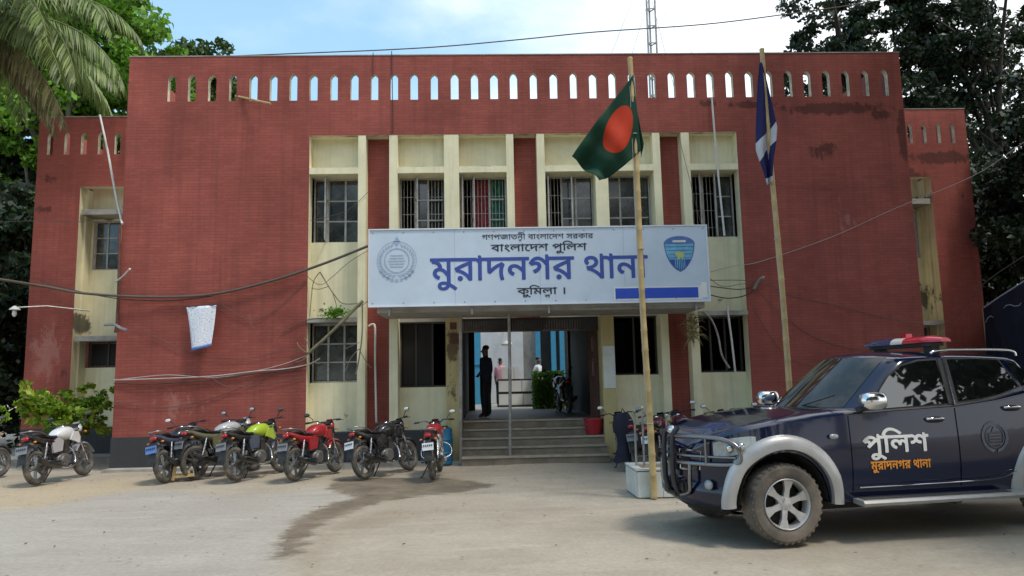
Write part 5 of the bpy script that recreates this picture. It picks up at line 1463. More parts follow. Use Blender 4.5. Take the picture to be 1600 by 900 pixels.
p_red = paint('gloss_red_paint', (0.36, 0.012, 0.02)); p_white = paint('gloss_white_paint', (0.66, 0.67, 0.68)); p_blk = paint('gloss_black_paint', (0.012, 0.012, 0.016))
p_blue = paint('slate_blue_paint', (0.03, 0.07, 0.16)); p_olive = paint('olive_grey_paint', (0.12, 0.115, 0.07)); p_lime = paint('lime_green_paint', (0.38, 0.52, 0.03))
p_sil = paint('silver_paint', (0.42, 0.43, 0.45)); p_maroon = paint('maroon_paint', (0.11, 0.015, 0.03)); p_dkblue = paint('dark_blue_grey_paint', (0.05, 0.065, 0.11))
m_sil_ = M('dull_mirror_glass', (0.45, 0.47, 0.5), .2, .5)
motorcycle('black and silver motorcycle cut off by the left edge of the photo', -9.62, -1.30, 82, 6, p_sil, p_dkblue, guard=False)
bw = motorcycle('black motorcycle with a big white tank and white cowl beside the bush', -7.90, -1.42, 86, 9, p_white, p_blk, mud=p_sil, guard=False, shroud=p_white, cowl=p_white, scale=1.04)
motorcycle('black motorcycle with a blue plate flap at the left of the crowded row', -5.60, -1.58, 84, 11, p_blk, p_dkblue, mud=p_blue, glass=m_white, plate=m_plate_bl, sides=(1,))
motorcycle('olive motorcycle with a white headlamp cowl, second in the crowded row', -5.00, -1.22, 62, 6, p_sil, p_olive, mud=p_olive, guard=True, glass=m_sil_, cowl=p_white, scale=1.05)
b4 = motorcycle('dark motorcycle with a lime green tank and flanks, left of the red one', -4.22, -1.60, 72, 11, p_lime, p_blk, mud=p_dkblue, sides=(-1,), shroud=p_lime, scale=1.03)
motorcycle('bright red motorcycle in front of the left cream bay', -3.14, -1.84, 70, 6, p_red, p_red, mud=p_red, rim=m_alloy, glass=m_pane, sides=(1,))
motorcycle('all-black motorcycle tilted towards the camera left of the second fin', -1.84, -1.82, 60, 12, p_blk, p_blk, mud=p_blk, glass=m_white, plate=m_plate, sides=(-1,))
b7 = motorcycle('red and black motorcycle with a white side panel beside the blue drum', -.95, -2.10, 88, 5, p_red, p_maroon, mud=p_white, guard=True, scale=.97, glass=m_white, plate=m_plate, sides=(-1,))
b8 = motorcycle('black motorcycle with a dark bag over it, left behind the white planter', 2.62, -1.40, 88, 5, p_blk, p_blk, glass=m_white, sides=(1,))
motorcycle('maroon motorcycle with a white plate, right behind the white planter', 3.15, -2.05, 66, 8, p_maroon, p_blk, mud=p_maroon, glass=m_iron, mirror=m_iron, plate=m_plate, sides=(1,))
motorcycle('black motorcycle with a mirror painted white as if shining just above the bull bar', 3.78, -1.30, 84, 7, p_maroon, p_blk, glass=m_white, sides=(-1,))
motorcycle('black motorcycle half hidden behind the middle of the pickup bonnet', 4.72, -1.30, 84, 7, p_blk, p_blk, glass=m_white, sides=(1,))
motorcycle('dark motorcycle behind the pickup windscreen with only its mirrors showing', 5.75, -1.25, 90, 5, p_blk, p_dkblue, glass=m_white)
motorcycle('motorcycle parked inside the dim entrance hall, plate and mirrors blackened as if in shade', 1.95, 3.6, 95, 5, p_blk, p_blk, glass=m_black, plate=m_black).location = (1.95, 3.6, .82)  # black plate and mirror glass put the hall's shade into the colour
q = MB()
rows = []
for i in range(9):
    z = 1.02-.86*i/8; w = .10+.05*math.sin(i*.9)+.05*min(i, 3)/3
    rows.append([(2.42+w*1.05*math.cos(2*PI*j/14)*(1+.08*math.sin(j*2+i)), -2.14+.13*math.sin(2*PI*j/14), z+.02*math.sin(j*1.3)) for j in range(14)])
q.grid(rows, closed=True); q.add(rows[0], [list(range(14))])
o = q.build('bag', m_navycloth, None, smooth=60)
tag(o, 'dark cloth bag hanging on the motorcycle behind the white planter', 'bag')
cap_ = MB(); cap_.tube([(2.38,-2.14,.98),(2.45,-1.95,1.1),(2.5,-2.14,.98)], .012, 6); cap_.build('strap', m_navycloth, o)

# ================================================================== POLICE PICKUP
m_navy = M('navy_car_paint', (0.002, 0.0065, 0.030), .16, var=.06, coat=.6, ior=1.4, dirt=(0.04, .036, .034), dirt_amt=.05, dirt_scale=1.2)
m_navy.node_tree.nodes['Principled BSDF'].inputs['Metallic'].default_value = 0
m_cglass = M('tinted_car_glass', (0.005, 0.006, 0.006), .02, var=.1, ior=2.2)
m_wsglass = M('dusty_windscreen', (0.012, 0.012, 0.011), .06, var=.3, scale=2, ior=1.6, dirt=(0.12, .105, .08), dirt_amt=.35)
m_flare = M('satin_silver_flare', (0.42, 0.42, 0.42), .38, .35, var=.06, dirt=(0.26, .22, .17), dirt_amt=.5, dirt_scale=2.5)
m_wheel = M('silver_alloy_wheel', (0.52, 0.52, 0.52), .35, .5, var=.08, dirt=(0.2, .17, .13), dirt_amt=.5, dirt_scale=6)
m_ctyre = M('muddy_truck_tyre', (0.10, 0.088, 0.075), .9, var=.25, scale=4, dirt=(0.25, .20, .155), dirt_amt=.75, dirt_scale=3.5, bump=.5, bscale=18)
m_under = M('grimy_shaded_underbody', (0.02, 0.018, 0.016), .9, var=.3, dirt=(.10, .08, .06), dirt_amt=.5)  # grime over a base darkened to deepen the shade under the car
m_bull = M('chrome_bull_bar', (0.24, 0.24, 0.26), .25, 1.0, var=.1, dirt=(0.2, .18, .16), dirt_amt=.5)
m_bulldk = M('dark_bull_bar_tube', (0.05, 0.05, 0.055), .3, .5, var=.1)
m_grille = M('black_grille_mesh', (0.012, 0.012, 0.014), .5, var=.2)
m_orange = M('orange_lettering', (0.72, 0.27, 0.03), .5, var=.08)
m_bluel = M('blue_beacon_lens', (0.015, 0.035, 0.11), .15, var=.1, coat=.6)
m_redl = M('red_beacon_lens', (0.50, 0.01, 0.03), .15, var=.15, coat=.6)
m_clb = M('clear_beacon_lens', (0.72, 0.62, 0.56), .15, var=.1, coat=.5)
CAR = thing('police_pickup', 'navy blue double-cab police pickup with silver wheel flares and a red and blue light bar', 'pickup truck', (2.756, -7.44, 0), math.radians(189))
def cpart(name, q, mats, parent=None, smooth=None, weld=False): return q.build(name, mats, parent or CAR, smooth=smooth, weld=weld)
def lerp_tab(tab, x):
    if x >= tab[0][0]: return tab[0][1]
    for (a, va), (b_, vb) in zip(tab, tab[1:]):
        if x >= b_: t = (x-a)/(b_-a); t = t*t*(3-2*t) if False else t; return va+(vb-va)*t
    return tab[-1][1]
SHO = [(.70,.90),(.62,.99),(.5,1.05),(.3,1.11),(0,1.16),(-.4,1.20),(-.7,1.225),(-1.3,1.25),(-2.0,1.275),(-2.5,1.33),(-2.9,1.40),(-3.1,1.30),(-3.3,1.24),(-4.35,1.24)]
HOOD = [(.70,.94),(.62,1.02),(.5,1.085),(.3,1.15),(0,1.215),(-.4,1.275),(-.7,1.30),(-1.3,1.30),(-2.9,1.42),(-3.1,1.30),(-4.35,1.24)]
def halfw(x):
    w = .885
    if x > -.1: w = .885*(max(0, 1-((x+.1)/.84)**2.8))**.42 if x < .739 else .02
    if x < -3.9: w = .885-.02*(-3.9-x)/.45
    return w
ARCH = .475; RWX = -3.22
def sill(x):
    z = .40 if x > .45 else .37
    if x > .5: z = .40+ .10*((x-.5)/.24)**2
    for xc in (0, RWX):
        d = x-xc
        if abs(d) < ARCH: z = max(z, .40+math.sqrt(ARCH*ARCH-d*d)*1.02)
    return z
def side_y(x, z, w):
    """outer skin half width at height z"""
    s = lerp_tab(SHO, x); u = (z-.37)/(s-.37)
    return w*(1 - .055*max(0, .32-u)/.32 - .035*max(0, u-.62)/.38 - .012*math.cos((u-.45)*3))
bq = MB(); rows = []
xs = [.74,.735,.72,.70,.67,.63,.58,.53] + [.5-.05*i for i in range(0, 78)] + [-3.45,-3.5,-3.55,-3.6,-3.65,-3.7,-3.75,-3.9,-4.1,-4.3,-4.36]
xs = sorted(set(round(x, 3) for x in xs), reverse=True)
for x in xs:
    w = halfw(x); s0 = sill(x); sh = lerp_tab(SHO, x); hd = lerp_tab(HOOD, x)
    if x > .70: sh = .90-.1*(x-.70)/.04; hd = .94-.08*(x-.7)/.04
    half = []
    zm = max(min(.905, sh-.03), s0+.005) if s0 < sh-.05 else s0+.001
    zs = [s0 + (zm-s0)*k/5 for k in range(5)] + [zm + (sh-zm)*k/4 for k in range(5)]
    half += [(side_y(x, z, w), z) for z in zs]
    half += [(w*.93, sh+.018), (w*.85, sh+.028 + (hd-sh)*.35), (w*.6, sh+(hd-sh)*.80), (w*.3, hd-.004), (0.0, hd)]
    if x < -3.25:   # open load bed
        half = half[:10] + [(w*.95, sh+.012), (w*.90, sh), (w*.88, .78), (w*.5, .76), (0, .76)]
    ring = [(x, y, z) for y, z in half] + [(x, -y, z) for y, z in half[-2::-1]]
    # close underneath
    ring += [(x, -w*.7, s0), (x, w*.7, s0)]
    rows.append(ring)
bq.grid(rows, closed=True)
bq.add(rows[0], [list(range(len(rows[0])))]); bq.add(rows[-1], [list(range(len(rows[-1])))])
body = cpart('body', bq, m_navy, smooth=28)
q = MB()
for xc in (0, RWX):
    for s in (-1, 1):
        rows = []
        for i in range(17):
            a = PI*i/16; rows.append([(xc+.47*math.cos(a), s*.84, .40+.48*math.sin(a)), (xc+.47*math.cos(a), s*.45, .40+.48*math.sin(a))])
        q.grid(rows); q.box(xc-.46, xc+.46, s*.45-.01, s*.45+.01, .3, .88)
q.box(-.45, .55, -.60, .60, .30, .55); q.box(-2.5, -.5, -.66, .66, .28, .42); q.box(-4.1, -3.5, -.6, .6, .32, .6)
q.tube([(0,-.7,.385), (0,.7,.385)], .05, 10); q.tube([(RWX,-.7,.385), (RWX,.7,.385)], .06, 10)
cpart('underbody', q, m_under)
# greenhouse
gh = MB(); rows = []
def z_roof(x, y):
    ws = 1.235 + ((-x) - .50 - .30*(y/.7)**2)*.80
    rf = 1.885 - .075*(y/.66)**2 - .035*((x+2.05)/.9)**2
    rb = 1.40 + (x+3.12)*1.9
    v = [ws, rf, rb]
    m0 = min(v); k = 38.0
    return m0 - math.log(sum(math.exp(-k*(q_-m0)) for q_ in v))/k
def y_side(z): return .845 - .235*max(0.0, z-1.25) if z > 1.2 else .845-.6*(1.2-z)
def edge_y(x):
    y = .7
    for _ in range(12): y = y_side(z_roof(x, y)-.03)
    return y
gxs = [-.50-.04*i for i in range(67)]
for x in gxs:
    ye = edge_y(x); ze = z_roof(x, ye)-.03; bz = min(lerp_tab(SHO, x)+.0, ze)
    yb = y_side(bz)
    half = [(yb, bz-.03), (y_side(bz+(ze-bz)*.33), bz+(ze-bz)*.33), (y_side(bz+(ze-bz)*.66), bz+(ze-bz)*.66), (ye, ze), (ye-.02, z_roof(x, ye-.02)-.008)]
    for f in (.9, .78, .6, .4, .2, 0): half.append((ye*f, z_roof(x, ye*f)))
    rows.append([(x, y, z) for y, z in half] + [(x, -y, z) for y, z in half[-2::-1]])
gh.grid(rows)
cpart('cab_roof', gh, m_navy, smooth=35)
def sidepoly(q, poly, s, off, m=0, thick=.004):
    q.prism(poly, lambda u, v, d: (u, s*(y_side(v)+d), v), off-.001, off+thick, m)
FW = [(-1.02,1.275),(-1.17,1.47),(-1.30,1.60),(-1.48,1.705),(-1.70,1.755),(-1.915,1.765),(-1.93,1.55),(-1.93,1.315),(-1.5,1.295)]
RW = [(-2.05,1.77),(-2.40,1.77),(-2.68,1.755),(-2.76,1.62),(-2.84,1.47),(-2.6,1.40),(-2.35,1.355),(-2.06,1.33)]
QW = [(-2.78,1.745),(-2.90,1.70),(-3.0,1.60),(-3.03,1.52),(-2.91,1.48)]
for s in (1, -1):
    for nm, P_ in (('front_side_window', FW), ('rear_side_window', RW), ('quarter_window', QW)):
        cx_ = sum(p[0] for p in P_)/len(P_); cz_ = sum(p[1] for p in P_)/len(P_)
        q = MB(); sidepoly(q, [(cx_+(u-cx_)*1.07, cz_+(v-cz_)*1.09) for u, v in P_], s, .003)
        fr_ = cpart('window_seal', q, m_blackpl)
        q = MB(); sidepoly(q, P_, s, .010); cpart(nm, q, m_cglass)
    q = MB(); P_ = [(-1.93,1.30),(-2.05,1.31),(-2.05,1.79),(-1.94,1.785)]; sidepoly(q, P_, s, .012); cpart('door_pillar', q, m_blackpl)
    q = MB(); q.bar((-1.99, s*(y_side(1.30)+.02), 1.30), (-2.00, s*(y_side(1.80)+.02), 1.80), .012, .03, up=(0,1,0)); cpart('pillar_chrome', q, m_chrome)
q = MB(); rows = []
for i in range(15):
    y = -.66+1.32*i/14; a = -(.56+.30*(y/.7)**2); 
    rr_ = []
    for k in range(7):
        x = a - (.66-.05*abs(y))*k/6
        rr_.append((x, y*(1-.12*k/6), z_roof(x, y*(1-.12*k/6))+.006))
    rows.append(rr_)
q.grid(rows); cpart('windscreen', q, m_wsglass, smooth=60)
q = MB()
for s in (-.35, .25): q.bar((-.62, s, 1.305), (-.74, s+.42, 1.42), .012, .012)
q.box(-.66, -.52, -.62, .62, 1.262, 1.285); cpart('wiper', q, m_blackpl)
# doors as slightly proud skins with handles
def skin(name, x0, x1, z0f, z1f, off, mat, s=1, nx=12, nz=9, th=.0):
    q = MB(); rows = []
    for i in range(nx+1):
        x = x0+(x1-x0)*i/nx; z0 = z0f(x); z1 = z1f(x)
        r_ = [(x, s*(side_y(x, z0, halfw(x))-.004), z0)]
        r_ += [(x, s*(side_y(x, z0+(z1-z0)*k/nz, halfw(x))+off), z0+(z1-z0)*k/nz) for k in range(nz+1)]
        r_ += [(x, s*(side_y(x, z1, halfw(x))-.004), z1)]
        if i in (0, nx): r_e = [(a, b_ - s*off*1.6, c) for a, b_, c in r_]
        if i == 0: rows.append(r_e)
        rows.append(r_)
        if i == nx: rows.append(r_e)
    q.grid(rows); return q.build(name, mat, CAR, smooth=35)
def rdz(x):  # bottom edge of the rear door sweeps up round the wheel flare
    return .47 if x > -2.5 else min(1.2, .47 + ((-2.5-x)/.5)**1.6*.7)
for s in (1, -1):
    d1 = skin('front_door', -.74, -1.955, lambda x: .47, lambda x: lerp_tab(SHO, x)-.012, .009, m_navy, s)
    d2 = skin('rear_door', -1.985, -2.86, rdz, lambda x: lerp_tab(SHO, x)-.012, .009, m_navy, s, nx=16)
    for d_, hx in ((d1, -1.72), (d2, -2.66)):
        zc = lerp_tab(SHO, hx)-.115; yy = s*(side_y(hx, zc, halfw(hx))+.012)
        q = MB(); q.ball((hx, yy, zc), .115, .02, .032, 14, 8, p=.8); hn = q.build('handle', m_navy, d_, smooth=60)
        q = MB(); q.tube(bezier([(hx-.10, yy+s*.012, zc+.008), (hx-.05, yy+s*.035, zc+.014), (hx+.05, yy+s*.035, zc+.014), (hx+.10, yy+s*.012, zc+.008)], 3), .013, 8)
        q.build('handle_bar', m_chrome, d_, smooth=60)
    q = MB(); rows = []   # belt trim
    for i in range(21):
        x = -.70-2.2*i/20; z = lerp_tab(SHO, x)+.008; y = s*(y_side(z)+.004)
        rows.append([(x, y+s*.004, z-.012), (x, y+s*.012, z), (x, y+s*.002, z+.014)])
    q.grid(rows); cpart('belt_trim', q, m_chrome if False else m_blackpl, smooth=60)
    q = MB()   # side mirror
    q.ball((-.93, s*1.0, 1.362), .135, .09, .088, 16, 10, p=.62); mrr = cpart('side_mirror', q, m_chrome, smooth=50)
    q = MB(); q.bar((-.86, s*.86, 1.27), (-.90, s*.95, 1.31), .09, .05); q.build('mirror_foot', m_blackpl, mrr)
    q = MB(); q.ball((-.985, s*1.0, 1.365), .085, .078, .085, 14, 8, p=.7); q.build('mirror_glass', m_mirror, mrr, smooth=60)
    q = MB(); q.ball((-.545, s*(.885+.004), 1.02), .05, .016, .026, 12, 8, p=.8); cpart('side_repeater', q, m_clear, smooth=60)
    # silver flares
    for xc in (0, RWX):
        q = MB(); rows = []; n = 30
        for i in range(n+1):
            a = math.radians(-4 + 188*i/n); ca, sa = math.cos(a), math.sin(a)
            ro_x, ro_z = .635, .655; ri_x, ri_z = .505, .515
            if xc == 0 and ca > 0: ro_x = .625
            pin = (xc+ri_x*ca, .40+ri_z*sa); pout = (xc+ro_x*ca, .40+ro_z*sa)
            def sy(p):
                x = p[0]; z = max(p[1], .40); return side_y(x, min(z, lerp_tab(SHO, x)), max(halfw(x), .80))
            mid1 = (pin[0]*.65+pout[0]*.35, pin[1]*.65+pout[1]*.35); mid2 = (pin[0]*.25+pout[0]*.75, pin[1]*.25+pout[1]*.75)
            rows.append([(pin[0], s*(sy(pin)-.06), pin[1]), (pin[0], s*(sy(pin)+.050), pin[1]), (mid1[0], s*(sy(mid1)+.060), mid1[1]), (mid2[0], s*(sy(mid2)+.045), mid2[1]), (pout[0], s*(sy(pout)+.012), pout[1]), (pout[0], s*(sy(pout)-.03), pout[1])])
        q.grid(rows); cpart('wheel_flare', q, m_flare, smooth=45)
    # step
    q = MB(); q.prism([(.84,.36),(1.0,.345),(1.02,.375),(1.0,.40),(.84,.405)], lambda u, v, d: (d, s*u, v), -.74, -2.62)
    st_ = cpart('side_step', q, m_flare, smooth=30)
    q = MB()
    for k in range(3): q.tube([(-.78, s*(.88+.035*k), .408-.001*k), (-2.48, s*(.88+.035*k), .408-.001*k)], .006, 6)
    for x in (-.85, -1.6, -2.4): q.bar((x, s*.6, .40), (x, s*.90, .36), .05, .03)
    q.build('step_tread', m_blackpl, st_)
    # roof rail
    q = MB(); q.tube(bezier([(-1.92, s*.665, 1.835), (-1.98, s*.665, 1.862), (-2.2, s*.66, 1.874), (-2.9, s*.66, 1.86), (-3.0, s*.66, 1.80)], 5), .013, 8); cpart('roof_rail', q, m_chrome, smooth=60)
    # headlight following the rounded corner
    q = MB(); rows = []
    for i in range(9):
        x = .60-.34*i/8; w = halfw(x)
        zt = lerp_tab(SHO, x)-.025-.05*(i/8)**2; zb = .82+.10*i/8
        rows.append([(x+.012, s*(side_y(x, z, w)+.008), z) for z in (zb, zb+(zt-zb)*.35, zb+(zt-zb)*.7, zt)])
    q.grid(rows); hl_ = cpart('headlight', q, m_clear, smooth=60)
    q = MB(); q.ball((.50, s*.735, .93), .04, .04, .045, 10, 8); q.ball((.41, s*.80, .95), .035, .035, .04, 10, 8); q.build('lamp_bulb', m_chrome, hl_, smooth=60)
    q = MB(); q.ball((.66, s*.55, .56), .04, .07, .05, 12, 8); cpart('fog_lamp', q, m_clear, smooth=60)
# wheels
def g_ctyre(q):
    q.lathe((0,0,0), [(.235,-.10),(.262,-.118),(.31,-.128),(.35,-.124),(.372,-.105),(.384,-.08),(.387,0),(.384,.08),(.372,.105),(.35,.124),(.31,.128),(.262,.118),(.235,.10)], 'y', 48)
    for i in range(36):
        a = 2*PI*i/36
        for s in (-1, 1):
            a2 = a + (PI/36 if s > 0 else 0); R_ = Matrix.Rotation(-a2, 3, 'Y')
            q.obox(R_ @ Vector((.382, s*.072, 0)), (.012, .055, .030), R_)
            q.obox(R_ @ Vector((.366, s*.108, 0)), (.020, .014, .026), R_)
def g_crim(q):
    q.lathe((0,0,0), [(.20,-.10),(.238,-.105),(.243,-.112),(.238,-.118)], 'y', 40)
    q.lathe((0,0,0), [(.225,.02),(.228,.09),(.238,.108),(.246,.114),(.240,.122),(.232,.112),(.215,.04),(.215,.02)], 'y', 40)
    q.lathe((0,0,0), [(0,.088),(.045,.086),(.075,.07),(.08,.03),(0,.03)], 'y', 20)
    for i in range(6):
        a = 2*PI*i/6
        R_ = Matrix.Rotation(-a, 3, 'Y')
        P_ = [(.055,-.030),(.14,-.026),(.226,-.052),(.226,.052),(.14,.026),(.055,.030)]
        q.prism(P_, lambda u, v, d: tuple(R_ @ Vector((u, d - (u-.055)*-.10, v))), .045, .078)
        q.ball(tuple(R_ @ Vector((.048, .094, .028))), .009, .006, .009, 6, 4)
def g_brake(q): q.lathe((0,0,0), [(0,-.02),(.19,-.02),(.19,.0),(.10,.012),(0,.012)], 'y', 28)
for (wx, s) in ((0, 1), (0, -1), (RWX, 1), (RWX, -1)):
    w = part('wheel', g_crim, m_wheel, CAR, 35, key='crim'); w.location = (wx, s*.762, .387); w.rotation_euler = (0, .35 if s > 0 else 1.2, 0 if s > 0 else PI)
    part('tyre', g_ctyre, m_ctyre, w, 30, key='ctyre'); part('brake_drum', g_brake, m_under, w, 30, key='cbrake')
# grille, bumper inserts
q = MB(); rows = []
for i in range(13):
    y = -.46+.92*i/12; xf = .735-.10*(y/.5)**2
    rows.append([(xf+.0, y, .66), (xf+.015, y, .78), (xf-.015, y, .90)])
q.grid(rows); 
for k in range(6):
    z = .69+.035*k; q.tube([(.735-.10*(y/.5)**2+.012-.0*k, y, z) for y in (-.44,-.2,0,.2,.44)], .007, 5)
gr_ = cpart('grille', q, m_grille, smooth=40)
for s in (1, -1):
    q = MB(); P_ = [(s*.09,.68),(s*.42,.70),(s*.45,.875),(s*.09,.885),(s*.09,.68)]
    q.tube([(.752-.10*(u/.5)**2, u, v) for u, v in P_], .012, 6); q.build('chrome_surround', m_chrome, gr_, smooth=50)
q = MB(); q.box(.735, .765, -.07, .07, .66, .92); q.build('centre_bar', m_navy, gr_)
q = MB(); rows = []
for i in range(15):
    y = -.66+1.32*i/14; xf = .76-.26*(abs(y)/.7)**2.4
    rows.append([(xf-.02, y, .34), (xf+.03, y, .40), (xf+.03, y, .50), (xf, y, .58), (xf-.04, y, .62)])
q.grid(rows); bmp = cpart('front_bumper', q, m_navy, smooth=50)
q = MB(); q.box(.70, .785, -.30, .30, .44, .56); q.build('air_intake', m_grille, bmp)
q = MB(); q.box(.793, .80, -.24, .24, .47, .545); q.build('number_plate', m_bulldk, bmp)
q = MB(); rows = []
for i in range(15):
    y = -.62+1.24*i/14; xf = .72-.26*(abs(y)/.7)**2.4
    rows.append([(xf, y, .34), (xf-.10, y, .27), (xf-.3, y, .27)])
q.grid(rows); cpart('skid_plate', q, m_under, smooth=50)
# bull bar
def bx_(y, o=.09): return .73+o-.30*(abs(y)/.75)**2.3
q = MB()
for s in (1, -1):
    loop = [(bx_(.10), s*.10, 1.02), (bx_(.4), s*.40, 1.035), (bx_(.68,.09), s*.68, 1.02), (bx_(.80,.09), s*.80, .96), (bx_(.83,.09), s*.83, .86), (bx_(.78,.09), s*.78, .775), (bx_(.4), s*.40, .76), (bx_(.10), s*.10, .76)]
    q.tube(bezier(loop, 5), .024, 9)
    q.tube(bezier([(bx_(.10), s*.10, .835), (bx_(.4), s*.40, .835), (bx_(.8,.09), s*.80, .84)], 5), .014, 8)
    q.tube(bezier([(bx_(.36), s*.36, .76), (bx_(.36)+.01, s*.36, .60), (bx_(.34), s*.33, .47), (bx_(.2), s*.2, .42)], 5), .022, 9)
    q.tube([(bx_(.55), s*.55, 1.03), (bx_(.55), s*.55, .76)], .014, 8)
cpart('bull_bar', q, m_bull, smooth=60)
q = MB()
for s in (1, -1):
    q.tube(bezier([(bx_(.10)-.04, s*.11, 1.10), (bx_(.1)+.015, s*.11, 1.02), (bx_(.1)+.03, s*.11, .8), (bx_(.1)+.02, s*.11, .55), (bx_(.1)-.04, s*.11, .40)], 5), .028, 9)
q.tube([(bx_(.10)-.04, -.11, 1.10), (bx_(.10)-.04, .11, 1.10)], .026, 9); q.tube([(bx_(.10)-.0, -.11, .42), (bx_(.10)-.0, .11, .42)], .026, 9)
cpart('centre_hoop', q, m_bulldk, smooth=60)
q = MB(); q.ball((bx_(.1)-.02, .0, 1.08), .05, .09, .05, 12, 8); cpart('horn_cover', q, m_chrome, smooth=60)
# light bar
LB = MB(); LB.box(-2.24, -2.06, -.50, .50, 1.925, 1.965)
for s in (-.42, .42): LB.box(-2.20, -2.10, s-.06, s+.06, 1.83, 1.926)
lbase = cpart('light_bar', LB, m_blackpl)
def lens(name, y0, y1, mat, z0=1.966, z1=2.045):
    q = MB(); rows = []
    for y in np.linspace(y0, y1, 7):
        f = 1 - .45*max(0, abs(y)-.45)/.2
        rows.append([(-2.15+.115*f*math.cos(t), float(y), z0+(z1-z0)*f*max(0, math.sin(t))) for t in [PI*k/10 for k in range(11)]])
    q.grid(rows); q.add(rows[0], [list(range(11))]); q.add(rows[-1], [list(range(11))])
    return q.build(name, mat, lbase, smooth=40)
lens('red_lens', .10, .64, m_redl); lens('clear_lens', -.10, .095, m_clb); lens('blue_lens', -.64, -.105, m_bluel)
q = MB(); q.box(-2.19, -2.11, .0, .09, 2.035, 2.085); q.build('siren_cap', m_redl, lbase)
# lettering on the near front door and crest on the rear door
def fnC(u, v, w=0):
    return (u, side_y(u, v, halfw(u))+.0155+w, v)
lettering('lettering', [('পুিলশ', 0, 0, 1)], -.86, -1.62, .845, 1.005, fnC, m_white, CAR, .022)
lettering('lettering', [('মুরাদনগর থানা', 0, 0, 1)], -.93, -1.62, .68, .755, fnC, m_orange, CAR, .026)
m_crest = M('grey_door_crest_print', (0.10, 0.11, 0.14), .4, var=.3, scale=30)
q = MB(); ccx, ccz = -2.41, .955
def flatc(poly): q.add([fnC(u, v) for u, v in poly], [list(range(len(poly)))])
for i in range(26):
    t = -PI/2+.25+(2*PI-.5)*i/25; r = .145; px_, pz_ = ccx+r*math.cos(t), ccz+r*math.sin(t)
    d = t+PI/2*.6; ux, uz = math.cos(d)*.03, math.sin(d)*.03
    flatc([(px_-ux, pz_-uz), (px_-uz*.6, pz_+ux*.6), (px_+ux, pz_+uz), (px_+uz*.6, pz_-ux*.6)])
for k in range(4): flatc([(ccx-.075, ccz+.03-.032*k), (ccx+.075, ccz+.03-.032*k), (ccx+.07, ccz+.016-.032*k), (ccx-.07, ccz+.016-.032*k)])
flatc([(ccx-.035, ccz+.05), (ccx, ccz+.11), (ccx+.035, ccz+.05)])
for i in range(28):
    t0, t1 = 2*PI*i/28, 2*PI*(i+1)/28
    flatc([(ccx+.105*math.cos(t0), ccz+.105*math.sin(t0)), (ccx+.113*math.cos(t0), ccz+.113*math.sin(t0)), (ccx+.113*math.cos(t1), ccz+.113*math.sin(t1)), (ccx+.105*math.cos(t1), ccz+.105*math.sin(t1))])
q.build('door_crest', m_crest, CAR)
q = MB(); q.tube(bezier([(-.78,.905,.515), (-1.6,.912,.52), (-2.35,.908,.535), (-2.62,.90,.60)], 6), .006, 6); cpart('door_reflection_line', q, m_chrome, smooth=60)  # chrome tube drawn as the reflection along the lower doors

